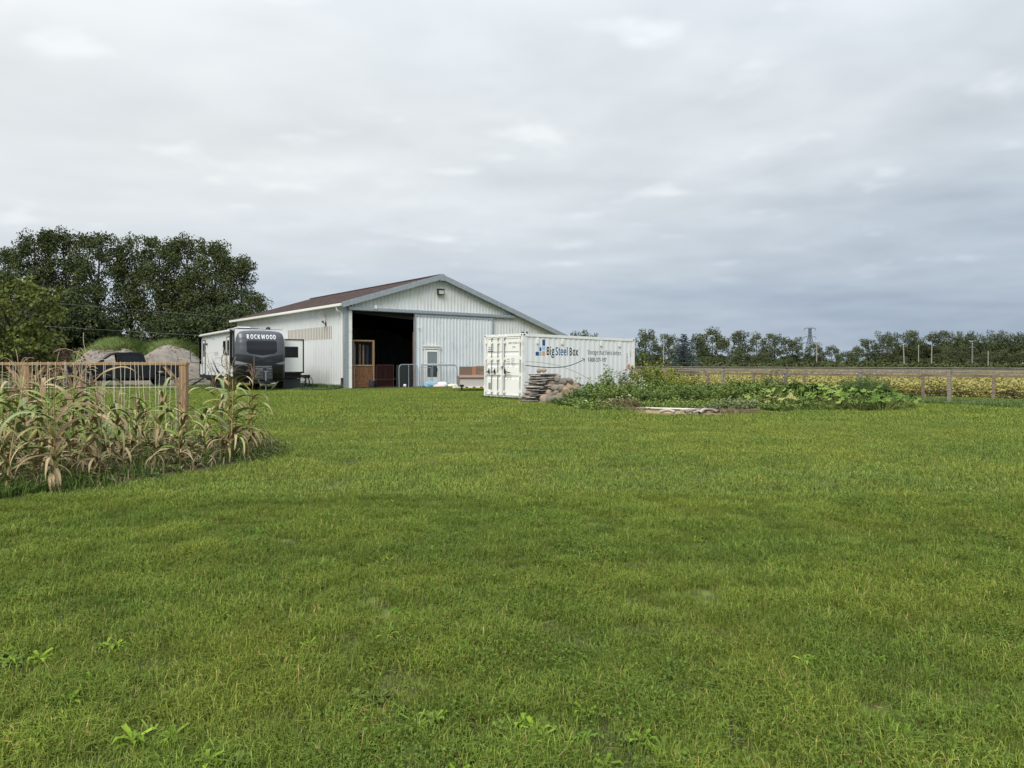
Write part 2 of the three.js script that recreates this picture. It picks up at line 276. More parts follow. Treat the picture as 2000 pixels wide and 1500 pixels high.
  part('bracket', mb().box(4.5, 4.6, 3.52, 3.6, 0.16, 0.24).geo(), M.whiteOld, b); part('bracket', mb().box(1.62, 1.75, 4.55, 4.76, 0.2, 0.26).geo(), M.whiteOld, b);
  // white screen door set in the sliding door
  const md = part('door', mb().box(5.02, 5.88, 0.1, 2.26, 0.165, 0.2).geo(), M.white, dr);
  part('frame', mb().box(4.9, 5.0, 0.08, 2.3, 0.15, 0.21).box(5.9, 6.0, 0.08, 2.3, 0.15, 0.215).box(4.84, 6.08, 2.31, 2.36, 0.15, 0.23).box(4.84, 6.08, 2.45, 2.5, 0.15, 0.26).box(4.9, 6.0, 2.36, 2.45, 0.15, 0.19).geo(), M.whiteOld, dr);
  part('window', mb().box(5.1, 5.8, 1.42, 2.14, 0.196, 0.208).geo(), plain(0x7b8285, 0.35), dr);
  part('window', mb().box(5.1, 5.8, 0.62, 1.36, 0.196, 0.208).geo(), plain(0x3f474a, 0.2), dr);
  part('glazing_bar', mb().box(5.08, 5.82, 1.36, 1.42, 0.2, 0.222).box(5.06, 5.1, 0.6, 2.18, 0.2, 0.222).box(5.8, 5.84, 0.6, 2.18, 0.2, 0.222).box(5.1, 5.8, 2.14, 2.18, 0.2, 0.222).geo(), M.white, dr);
  part('handle', mb().box(5.74, 5.79, 1.0, 1.16, 0.222, 0.26).geo(), M.darkSteel, dr);
  part('concrete_sill', mb().box(0.2, 10.2, 0, 0.05, -0.05, 0.35).geo(), M.soil, b);
  // rafters seen in the opening's top
  const rf = mb(); for (let z = -1.2; z > -B.L; z -= 2.4) { rf.bar([0.1, B.eaveL - 0.3, z], [B.peakX, B.peak - 0.25, z], 0.06, 0.2); rf.bar([B.peakX, B.peak - 0.25, z], [B.W - 0.1, B.eaveR - 0.25, z], 0.06, 0.2); rf.bar([0.1, 4.5, z], [B.W - 3.2, 4.5, z], 0.06, 0.2); }
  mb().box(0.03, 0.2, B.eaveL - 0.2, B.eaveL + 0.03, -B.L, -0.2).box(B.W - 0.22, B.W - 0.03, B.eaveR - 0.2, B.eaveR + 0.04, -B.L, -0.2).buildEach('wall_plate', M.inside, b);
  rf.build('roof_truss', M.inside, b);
}
// things on and in the barn
{
  const t = thing('floodlight', 'bronze boxy floodlight under the barn gable peak', 'floodlight', null, barnW(6.1, 5.78, 0.02).toArray(), BARN.turn);
  part('housing', mb().box(-0.22, 0.22, -0.17, 0.17, 0.02, 0.2, 0.02).box(-0.08, 0.08, -0.08, 0.08, -0.02, 0.03).geo(), plain(0x3d3830, 0.5, 0.3), t);
  part('lens', mb().box(-0.17, 0.17, -0.12, 0.12, 0.196, 0.21).geo(), std({ color: 0xb9bab2, roughness: 0.15 }), t);
  part('hood', mb().box(-0.24, 0.24, 0.172, 0.19, 0.02, 0.27).geo(), plain(0x3d3830, 0.5, 0.3), t);
}
{
  const p = barnW(-0.02, 4.05, -2.75), t = thing('satellite_dish', 'off-white satellite dish on the side wall of the barn near its corner', 'satellite dish', null, p.toArray(), BARN.turn);
  const pr = [[0, 0], [0.1, 0.006], [0.2, 0.026], [0.28, 0.055], [0.3, 0.066], [0.3, 0.058], [0.2, 0.014], [0.1, -0.006], [0, -0.012]].map(a => new THREE.Vector2(...a));
  const d = part('dish', new THREE.LatheGeometry(pr, 28), M.whiteOld, t); d.rotation.set(Math.PI / 2 - 0.25, 0, -0.45, 'YXZ'); d.position.set(-0.32, 0.1, 0.06);
  part('feed_arm', mb().bar([-0.3, -0.12, 0.1], [-0.42, -0.2, 0.5], 0.03, 0.03).box(-0.47, -0.38, -0.25, -0.15, 0.48, 0.58).geo(), M.darkSteel, t);
  part('mount', mb().tube([[0, -0.3, 0], [-0.12, -0.28, 0], [-0.22, -0.12, 0.02], [-0.3, 0.08, 0.05]], 0.025, 7, 16).box(-0.02, 0.02, -0.42, -0.18, -0.08, 0.08).geo(), M.darkSteel, t);
}
{
  const t = thing('stall_partition', 'orange strand-board stall front with wood posts inside the barn doorway', 'stall front', null, barnW(0, 0, -0.5).toArray(), BARN.turn);
  part('board_panel', mb().box(0.42, 1.86, 0.06, 1.28, 0.02, 0.04).geo(), M.osb, t);
  for (const x of [0.36, 1.84]) part('post', mb().box(x, x + 0.1, 0, 2.7, -0.04, 0.06).geo(), M.woodNew, t);
  part('batten', mb().box(0.62, 0.71, 0.06, 1.24, 0.042, 0.075).geo(), M.woodNew, t);
  part('batten', mb().box(1.72, 1.8, 0.06, 1.24, 0.042, 0.075).geo(), M.woodRed, t);
  part('rail', mb().box(0.4, 1.94, 1.28, 1.36, 0.0, 0.075).geo(), M.woodNew, t);
  part('rail', mb().box(0.36, 1.94, 2.7, 2.78, -0.04, 0.06).geo(), M.woodNew, t);
  part('slim_post', mb().box(0.62, 0.68, 1.36, 2.7, 0, 0.05).geo(), M.woodNew, t);
  const wires = mb(); for (let x = 0.5; x < 1.84; x += 0.075) wires.cyl([x, 1.36, 0.03], [x, 2.7, 0.03], 0.004, 0.004, 4, false); for (let y = 1.45; y < 2.7; y += 0.1) wires.cyl([0.46, y, 0.03], [1.84, y, 0.03], 0.004, 0.004, 4, false);
  wires.build('wire_mesh', M.darkSteel, t);
}
for (const [x, w, h, mat, label] of [[0.8, 0.14, 2.5, M.woodGrey, 'grey upright board behind the stall wire, leftmost of four boards'], [1.15, 0.12, 2.55, M.woodBrown, 'brown-grey upright board behind the stall wire, second from left'], [1.38, 0.1, 2.5, M.woodNew, 'tan upright board behind the stall wire'], [1.6, 0.16, 2.45, plain(0x1d3045, 0.7), 'dark blue upright board behind the stall wire']]) {
  const m = part('loose_board', mb().box(x, x + w, 0, h, -0.86, -0.82).geo(), mat, scene); m.position.copy(barnW(0, 0, 0)); m.rotation.y = BARN.turn; tag(m, label, 'board', 'boards leaning behind the stall front');
}
{
  const t = thing('bucket', 'dark blue-grey bucket on the ground by the stall post', 'bucket', null, barnW(1.62, 0.05, -0.12).toArray(), 0.4);
  part('pail', new THREE.LatheGeometry([[0, 0], [0.13, 0], [0.16, 0.3], [0.185, 0.4], [0.19, 0.4], [0.19, 0.37], [0.17, 0.36], [0.14, 0.02], [0, 0.02]].map(a => new THREE.Vector2(...a)), 20), plain(0x3c4650, 0.5), t);
  part('bail', mb().tube([[-0.19, 0.38, 0], [-0.14, 0.5, 0.06], [0, 0.55, 0.09], [0.14, 0.5, 0.06], [0.19, 0.38, 0]], 0.005, 5, 24).geo(), M.steel, t);
}
{ // rusty wire gate
  const t = thing('wire_gate', 'rust-brown wire mesh gate across the dark barn doorway', 'gate', null, barnW(0, 0, -0.3).toArray(), BARN.turn);
  const red = plain(0x4a2620, 0.8), m = mb(); for (let x = 2.02; x < 3.1; x += 0.08) m.cyl([x, 0.1, 0], [x, 1.33, 0], 0.006, 0.006, 4, false); for (let y = 0.1; y < 1.34; y += 0.08) m.cyl([1.96, y, 0], [3.1, y, 0], 0.006, 0.006, 4, false);
  m.build('wire_mesh', red, t);
  part('frame', mb().cyl([1.97, 1.34, 0], [3.1, 1.34, 0], 0.016).cyl([1.97, 0.06, 0], [3.1, 0.06, 0], 0.016).cyl([1.97, 0.06, 0], [1.97, 1.34, 0], 0.016).cyl([3.1, 0.06, 0], [3.1, 1.34, 0], 0.016).geo(), red, t);
}
{
  const m = part('rubber_mat', mb().box(3.2, 4.24, 0.04, 1.34, -0.24, -0.2, 0.012).geo(), std({ color: 0x24292a, roughness: 0.85 }), scene); m.position.copy(barnW(0, 0, 0.1)); m.rotation.y = BARN.turn; tag(m, 'dark grey rubber mat standing in the doorway behind a tube gate', 'mat');
  const ball = part('ball', new THREE.IcosahedronGeometry(0.1, 3), plain(0xd8d8d4, 0.5), scene); ball.position.copy(barnW(3.62, 0.13, 0.12)); tag(ball, 'small white ball lying before the dark mat in the doorway', 'ball');
}
function tubeGate(name, label, x0, x1, y0, y1, z, uprights, rail2, r = 0.024) {
  const t = thing(name, label, 'gate', 'tube gates before the barn', barnW(0, 0, z).toArray(), BARN.turn), c = 0.18;
  part('frame', mb().tube([[x0, y0, 0], [x0, y1 - c, 0], [x0 + 0.05, y1 - 0.05, 0], [x0 + c, y1, 0], [(x0 + x1) / 2, y1 + 0.005, 0], [x1 - c, y1, 0], [x1 - 0.05, y1 - 0.05, 0], [x1, y1 - c, 0], [x1, y0, 0]], r, 8, 90).geo(), M.galv, t);
  if (rail2) part('rail', mb().cyl([x0, rail2, 0], [x1, rail2, 0], r * 0.8).geo(), M.galv, t);
  for (const u of uprights) part('upright', mb().cyl([u, y0, 0], [u, y1, 0], r * 0.8).geo(), M.galv, t);
  return t;
}
tubeGate('tube_gate', 'galvanised tube gate in front of the dark doorway', 3.12, 4.34, 0.02, 1.36, 0.35, [3.75], 0);
tubeGate('tube_gate', 'long low galvanised tube gate in front of the white screen door', 4.42, 7.05, 0.06, 1.3, 0.5, [5.3, 5.9, 6.3], 0.1);
{
  const t = thing('kennel_panel', 'narrow galvanised mesh kennel panel between the two tube gates', 'kennel panel', null, barnW(0, 0, 0.85).toArray(), BARN.turn);
  part('frame', mb().cyl([4.34, 0, 0], [4.34, 1.42, 0], 0.026).cyl([4.36, 1.36, 0], [6.9, 1.36, -0.3], 0.02).cyl([4.98, 0, 0], [4.98, 1.22, 0], 0.02).cyl([4.34, 1.2, 0], [5.0, 1.2, 0], 0.018).cyl([4.34, 0.1, 0], [5.0, 0.1, 0], 0.018).geo(), M.galv, t);
  const m = mb(); for (let k = -6; k < 16; k++) { const a = 4.36 + k * 0.085; for (const s of [1, -1]) { let xa = s > 0 ? a : a + 0.55, xb = s > 0 ? a + 0.55 : a, ya = 0.1, yb = 0.65; for (const dy of [0, 0.55]) { const p = [xa, ya + dy], q = [xb, yb + dy]; const f = (P, Qq) => { const dx = Qq[0] - P[0]; let t0 = 0, t1 = 1; const lo = (4.36 - P[0]) / dx, hi = (4.97 - P[0]) / dx; t0 = Math.max(t0, Math.min(lo, hi)); t1 = Math.min(t1, Math.max(lo, hi)); if (t1 > t0 + 0.05) m.cyl([P[0] + dx * t0, P[1] + (Qq[1] - P[1]) * t0, 0], [P[0] + dx * t1, P[1] + (Qq[1] - P[1]) * t1, 0], 0.0025, 0.0025, 3, false); }; f(p, q); } } }
  m.build('wire_mesh', M.steel, t);
}
function sack(name, label, pos, L, W, H, turn, color, tilt = 0) {   // a limp filled sack
  const g0 = new THREE.SphereGeometry(1, 22, 14), p = g0.attributes.position;
  for (let i = 0; i < p.count; i++) { let x = p.getX(i), y = p.getY(i), z = p.getZ(i); const s = v => Math.sign(v) * Math.pow(Math.abs(v), 0.62); const wob = 1 + 0.16 * (fbm(x * 2.2 + pos[0] * 3, y * 2.2, z * 2.2 + pos[2], 3) - 0.5) * 2; p.setXYZ(i, s(x) * L / 2 * wob, y * H / 2 * wob + (y > 0 ? 0.05 * H * noise(x * 5, z * 5, pos[0]) : 0), s(z) * W / 2 * wob); }
  g0.computeVertexNormals(); metreUV(g0);
  const m = part(name, g0, plain(color, 0.6), scene); m.position.set(pos[0], pos[1] + H * 0.42, pos[2]); m.rotation.set(tilt, turn, 0, 'YXZ'); tag(m, label, 'bag', 'bags in front of the barn door'); return m;
}
const bp = (x, z) => barnW(x, 0, z).toArray();
sack('feed_bag', 'pale blue bag lying in front of the screen door, leftmost of the bags', bp(4.75, 1.15), 0.85, 0.45, 0.4, 0.66, 0x7fa3bb);
sack('feed_bag', 'pinkish white bag lying lowest in front of the pale blue bag', bp(4.98, 1.75), 0.75, 0.45, 0.24, 0.5, 0xcdb3a8);
sack('feed_bag', 'bright white crumpled bag in the middle of the bags', bp(5.35, 1.5), 0.6, 0.5, 0.38, 1.1, 0xdfe2e4);
sack('feed_bag', 'dark blue bag between the white and the cream bags', bp(5.75, 1.25), 0.75, 0.4, 0.24, 0.7, 0x34465a);
sack('feed_bag', 'cream bag with a pinched end, rightmost of the bags', bp(6.1, 1.55), 0.85, 0.42, 0.24, 0.85, 0xcfccb4);
// ---------------------------------------------------------------- the shipping container
const FONT = await new FontLoader().loadAsync('fonts/droid/droid_sans_bold.typeface.json');
function canvasTex(w, h, draw) {
  const c = document.createElement('canvas'); c.width = w; c.height = h; const x = c.getContext('2d'); draw(x, w, h);
  const t = new THREE.CanvasTexture(c); t.colorSpace = THREE.SRGBColorSpace; t.magFilter = THREE.LinearFilter; t.anisotropy = 8; return t;
}
function grime(x, w, h, n, seed, cols) { const r = rng(seed); for (let i = 0; i < n; i++) { x.globalAlpha = 0.04 + r() * 0.1; x.fillStyle = cols[Math.floor(r() * cols.length)]; const X = r() * w, Y = r() * h; x.fillRect(X, Y, 1 + r() * 3, 6 + r() * h * 0.12); } x.globalAlpha = 1; }
{
  const W = 2.44, H = 2.59, L = 6.5, ang = 39.4 * Math.PI / 180;      // near bottom corner at the left end of the long side
  const t = thing('shipping_container', 'white steel shipping container with blue and orange logo on its long side', 'shipping container', null, [0.39, 0, -27.3], ang);
  t.rotation.set(0, ang, -0.011, 'YXZ');
  // local: x along the long side, z = -W .. 0 (long side at z = 0), door end at x = 0
  const logo = canvasTex(2048, 780, (x, w, h) => {
    const sx = w / L, sy = h / H, X = m => m * sx, Y = m => h - m * sy;
    x.fillStyle = '#dedfde'; x.fillRect(0, 0, w, h); grime(x, w, h, 260, 5, ['#b5b1a8', '#f4f4f0', '#9d9a93']); x.translate(0, -0.235 * h / H);
    const sq = (a, b, ww, hh, c) => { x.fillStyle = c; x.fillRect(X(a), Y(b + hh), X(ww), hh * sy); };
    sq(1.03, 1.9, 0.16, 0.24, '#1d4a7c'); sq(1.02, 1.72, 0.18, 0.15, '#9cc4de'); sq(0.89, 1.68, 0.1, 0.15, '#1d5488'); sq(0.69, 1.5, 0.17, 0.15, '#1f4872'); sq(0.88, 1.5, 0.12, 0.15, '#8ab6d4'); sq(1.02, 1.5, 0.17, 0.18, '#d6a274');
    const word = (s, a, b, size, c, width, font = 'bold') => { x.save(); x.fillStyle = c; x.font = `${font} ${Math.round(size * sy)}px sans-serif`; const mw = x.measureText(s).width; x.translate(X(a), Y(b)); x.scale(X(width) / mw, 1); x.fillText(s, 0, 0); x.restore(); };
    word('Big', 1.24, 1.53, 0.46, '#15171c', 0.45); word('Steel', 1.74, 1.53, 0.46, '#1f4f80', 0.7); word('Box', 2.49, 1.53, 0.46, '#15171c', 0.53);
    x.strokeStyle = '#555'; x.lineWidth = 2; x.beginPath(); x.arc(X(3.07), Y(1.82), 5, 0, 7); x.stroke();
    word('Storage that feels better.', 3.56, 1.6, 0.27, '#5a5e67', 2.1); word('1-800-371-197', 3.56, 1.3, 0.25, '#2c2f36', 1.15);
    const curve = (pts, c, lw) => { x.strokeStyle = c; x.lineWidth = lw; x.beginPath(); x.moveTo(X(pts[0][0]), Y(pts[0][1])); x.bezierCurveTo(X(pts[1][0]), Y(pts[1][1]), X(pts[2][0]), Y(pts[2][1]), X(pts[3][0]), Y(pts[3][1])); x.stroke(); };
    curve([[0.12, 1.26], [2.0, 1.25], [2.7, 0.95], [4.1, 0.42]], '#a19a66', 6); curve([[0.12, 1.12], [1.8, 0.98], [2.4, 1.0], [3.38, 1.4]], '#2f3140', 9);
    x.strokeStyle = '#2f3140'; x.lineWidth = 8; x.beginPath(); x.moveTo(X(3.24), Y(1.44)); x.lineTo(X(3.4), Y(1.4)); x.lineTo(X(3.34), Y(1.28)); x.stroke();
    x.save(); x.translate(X(6.06), Y(0.9)); x.rotate(-Math.PI / 2); x.fillStyle = '#3a3d44'; x.font = `bold ${Math.round(0.11 * sy)}px sans-serif`; x.fillText('BSBU 210184 0', X(0.05) * 0.6, 0); x.fillText('22G1', X(1.0) * 0.6, X(0.22)); x.restore();
    sq(6.08, 1.0, 0.12, 0.22, '#b9782e'); sq(6.1, 0.62, 0.1, 0.2, '#6f97b8');
  });
  // corrugated long side
  const panel = (len, y0, y1, pitch, deep) => {
    const pts = []; for (let x = 0; x < len - 0.01; x += pitch) pts.push([x, 0], [x + pitch * 0.3, 0], [x + pitch * 0.5, -deep], [x + pitch * 0.8, -deep]); pts.push([len, 0]);
    const p = [], n = [], uv = [];
    for (let i = 0; i + 1 < pts.length; i++) { const [a, za] = pts[i], [b, zb] = [Math.min(pts[i + 1][0], len), pts[i + 1][1]]; const nn = V(-(zb - za), 0, b - a).normalize(); for (const [X, Y, Z] of [[a, y0, za], [b, y0, zb], [b, y1, zb], [a, y0, za], [b, y1, zb], [a, y1, za]]) { p.push(X, Y, Z); n.push(nn.x, nn.y, nn.z); uv.push((X + 0.16) / L, Y / H); } }
    const g = new THREE.BufferGeometry(); g.setAttribute('position', new THREE.Float32BufferAttribute(p, 3)); g.setAttribute('normal', new THREE.Float32BufferAttribute(n, 3)); g.setAttribute('uv', new THREE.Float32BufferAttribute(uv, 2)); return g;
  };
  const sideMat = std({ map: logo, roughness: 0.5 });
  const s1 = part('side_panel', panel(L - 0.32, 0.2, H - 0.12, 0.285, 0.012), sideMat, t); s1.position.set(0.16, 0, -0.02);
  const s2 = part('side_panel', panel(L - 0.32, 0.2, H - 0.12, 0.285, 0.017), M.whiteOld, t); s2.position.set(L - 0.16, 0, -W + 0.02); s2.rotation.y = Math.PI;
  part('roof', mb().box(0.1, L - 0.1, H - 0.06, H - 0.02, -W + 0.06, -0.06).geo(), M.whiteOld, t);
  part('floor_pan', mb().box(0.1, L - 0.1, 0.16, 0.2, -W + 0.08, -0.08).geo(), M.darkGrey, t);
  part('end_wall', mb().box(L - 0.08, L - 0.04, 0.15, H - 0.1, -W + 0.1, -0.1).geo(), M.whiteOld, t);
  for (const z of [0, -W]) { const s = z ? 1 : -1; const m = mb(); m.box(0.17, L - 0.17, H - 0.12, H - 0.01, Math.min(z, z + s * 0.07), Math.max(z, z + s * 0.07)); m.box(0.17, L - 0.17, 0.04, 0.2, Math.min(z, z + s * 0.06), Math.max(z, z + s * 0.06)); m.build('side_rail', M.whiteOld, t); }
  for (const x of [0, L]) for (const z of [0, -W]) { const xs = x ? [x - 0.16, x] : [0, 0.16], zs = z ? [z, z + 0.12] : [-0.12, 0]; part('corner_post', mb().box(xs[0] + 0.004, xs[1] - 0.004, 0.12, H - 0.12, zs[0] + 0.004, zs[1] - 0.004).geo(), M.whiteOld, t);
    for (const y of [0, H - 0.118]) { const c = part('corner_casting', mb().box(xs[0], xs[1], y, y + 0.118, zs[0] - (z ? 0 : 0.04), zs[1] + (z ? 0.04 : 0), 0.012).geo(), M.whiteOld, t); const hz = (zs[0] + zs[1]) / 2; mb().box(x ? x - 0.01 : -0.003, x ? x + 0.003 : 0.01, y + 0.03, y + 0.09, hz - 0.03, hz + 0.03).box((xs[0] + xs[1]) / 2 - 0.035, (xs[0] + xs[1]) / 2 + 0.035, y + 0.03, y + 0.09, z ? z - 0.003 : -0.01, z ? z + 0.01 : 0.003).buildEach('socket', M.gasket, c); } }
  // door end: header, sill, two doors with pressed panels
  part('door_header', mb().box(0.01, 0.12, H - 0.11, H - 0.005, -W + 0.17, -0.17).geo(), M.whiteOld, t);
  part('door_sill', mb().box(0.01, 0.12, 0.02, 0.14, -W + 0.17, -0.17).geo(), M.whiteOld, t);
  part('door_gasket', mb().box(0.05, 0.07, 0.14, H - 0.11, -W + 0.12, -0.12).geo(), M.gasket, t);
  const doorTex = (left) => canvasTex(512, 1024, (x, w, h) => {
    x.fillStyle = '#e9e8e0'; x.fillRect(0, 0, w, h); grime(x, w, h, 160, left ? 11 : 12, ['#9d968a', '#fbfbf6', '#a59f90']);
    x.fillStyle = '#4a4b50'; const tx = (s, a, b, sz) => { x.font = `bold ${sz}px sans-serif`; x.fillText(s, a, b); };
    if (left) { x.fillStyle = '#54708e'; tx('BigSteelBox', 30, 175, 34); x.fillStyle = '#3f6f98'; x.fillRect(24, 190, 190, 14); x.fillStyle = '#9bb6c8'; x.fillRect(24, 212, 190, 10); x.fillStyle = '#55606a'; x.fillRect(24, 230, 190, 22); x.fillStyle = '#6b6b68'; tx('c s e', 40, 440, 40); tx('CI', 310, 430, 44); x.fillStyle = '#9c9c94'; x.fillRect(45, 815, 84, 120); x.fillStyle = '#6f6f6a'; for (let i = 0; i < 9; i++) x.fillRect(52, 822 + i * 12, 66, 5); }
    else { tx('BSBU 210184', 150, 118, 48); tx('0', 470, 118, 48); tx('22G1', 280, 190, 46); x.fillStyle = '#6a6a66'; tx('A', 40, 120, 36); tx('B', 40, 160, 36); tx('C', 40, 200, 36); x.fillStyle = '#3f4046'; tx('MAX.', 120, 400, 34); tx('GROSS', 120, 440, 30); tx('TARE', 120, 480, 30); tx('NET', 120, 530, 34); x.fillStyle = '#66665f'; ['30480 KG', '67200 LB', '2200 KG', '4850 LB', '28280 KG', '62350 LB'].forEach((s, i) => tx(s, 250, 388 + i * 28, 26)); x.fillStyle = '#55555a'; tx('3.0', 100, 742, 46); tx('CU', 190, 742, 46); x.fillStyle = '#8f8f88'; tx('6.6', 350, 742, 40); }
  });
  const doorBack = (z0, z1, tx) => {
    const w = z1 - z0, y0 = 0.18, y1 = H - 0.15, rows = [0, 0.2, 0.27, 0.3, 0.47, 0.5, 0.53, 0.62, 0.65, 0.68, 1], g = [];
    // pressed panel: profile over height with three shallow horizontal recesses
    const prof = [[y0, 0], [y0 + 0.04, 0]]; for (const f of [0.31, 0.52, 0.73]) { const y = lerp(y0, y1, f); prof.push([y - 0.07, 0], [y - 0.035, 0.026], [y + 0.035, 0.026], [y + 0.07, 0]); } prof.push([y1, 0]);
    const p = [], n = [], uv = []; for (let i = 0; i + 1 < prof.length; i++) { const [ya, da] = prof[i], [yb, db] = prof[i + 1], nn = V(-(yb - ya), db - da, 0).normalize(); for (const [Y, D, Z] of [[ya, da, z0], [ya, da, z1], [yb, db, z1], [ya, da, z0], [yb, db, z1], [yb, db, z0]]) { p.push(D + 0.012, Y, Z); n.push(nn.x, nn.y, nn.z); uv.push((Z - z0) / w, (Y - y0) / (y1 - y0)); } }
    const G = new THREE.BufferGeometry(); G.setAttribute('position', new THREE.Float32BufferAttribute(p, 3)); G.setAttribute('normal', new THREE.Float32BufferAttribute(n, 3)); G.setAttribute('uv', new THREE.Float32BufferAttribute(uv, 2));
    const d = part('door', G, std({ map: tx, roughness: 0.45 }), t);
    part('frame', mb().box(-0.006, 0.036, y0 - 0.02, y1 + 0.02, z0 - 0.03, z0 + 0.02).box(-0.006, 0.036, y0 - 0.02, y1 + 0.02, z1 - 0.02, z1 + 0.03).box(-0.006, 0.03, y0 - 0.02, y0 + 0.03, z0 + 0.02, z1 - 0.02).box(-0.006, 0.03, y1 - 0.03, y1 + 0.02, z0 + 0.02, z1 - 0.02).geo(), M.whiteOld, d);
    return d;
  };
  const dl = doorBack(-W + 0.2, -W / 2 - 0.05, doorTex(true)), dr = doorBack(-W / 2 + 0.05, -0.2, doorTex(false));
  const bar = (z, d) => { part('lock_bar', mb().cyl([-0.05, 0.06, z], [-0.05, H - 0.05, z], 0.019, 0.019, 10).geo(), M.steel, d); const m = mb(); for (const y of [0.09, 0.3, 1.0, 1.6, 2.25, H - 0.1]) m.box(-0.07, -0.006, y - 0.045, y + 0.045, z - 0.045, z + 0.045, 0.01); m.build('bar_bracket', M.whiteOld, d); };
  bar(-W + 0.56, dl); bar(-W + 0.97, dl); bar(-W / 2 + 0.16, dr);
  const hnd = (z, len, d) => part('handle', mb().bar([-0.075, 1.1, z], [-0.09, 1.06, z + len], 0.02, 0.035).box(-0.09, -0.04, 1.03, 1.16, z - 0.03, z + 0.03).cyl([-0.06, 1.22, z], [-0.06, 1.0, z + 0.02], 0.02).geo(), M.darkSteel, d);
  hnd(-W + 0.4, -0.17, dl); hnd(-W + 0.78, -0.2, dl); hnd(-W / 2 + 0.22, 0.36, dr);
  part('lock_box', mb().box(-0.085, 0.0, 1.3, 1.48, -W / 2 - 0.09, -W / 2 + 0.07, 0.01).geo(), M.whiteOld, dr);
  for (const [d, z] of [[dl, -W + 0.16], [dr, -0.16]]) for (const y of [0.32, 0.98, 1.62, 2.28]) part('hinge', mb().box(-0.02, 0.02, y - 0.05, y + 0.05, z - 0.06, z + 0.06, 0.008).cyl([-0.02, y - 0.08, z - (z < -1 ? 0.03 : -0.03)], [-0.02, y + 0.08, z - (z < -1 ? 0.03 : -0.03)], 0.018).geo(), M.whiteOld, d);
  for (const x of [0.72, 2.05, 4.3, 5.45]) part('vent_cover', mb().box(x, x + 0.1, 2.2, 2.42, -0.025, 0.03, 0.012).geo(), M.whiteOld, t);
  mb().box(0.02, 0.1, H - 0.005, H + 0.05, -0.12, -0.02).box(0.22, 0.26, H - 0.02, H + 0.06, -0.06, 0.0).buildEach('marker_bracket', M.darkSteel, t);
}

// ---------------------------------------------------------------- the travel trailer
function wheel(r, w, parent, pos, axisTurn, rimMat) {
  const tyre = part('tyre', new THREE.LatheGeometry([[r * 0.6, -w / 2], [r * 0.9, -w / 2], [r, -w * 0.32], [r, w * 0.32], [r * 0.9, w / 2], [r * 0.6, w / 2], [r * 0.6, -w / 2]].map(a => new THREE.Vector2(...a)), 28).rotateX(Math.PI / 2), M.rubber, parent);
  tyre.position.set(...pos); tyre.rotation.y = axisTurn;
  part('rim', mb().add(new THREE.CylinderGeometry(r * 0.6, r * 0.56, w * 0.7, 20), [0, 0, 0], [Math.PI / 2, 0, 0]).add(new THREE.CylinderGeometry(r * 0.2, r * 0.2, w * 0.95, 12), [0, 0, 0], [Math.PI / 2, 0, 0]).geo(), rimMat, tyre);
  return tyre;
}
const RV = { x: -14.2, z: -36.5, turn: 33.6 * Math.PI / 180, W: 2.5, L: 9.6, top: 3.2, bot: 0.72 };
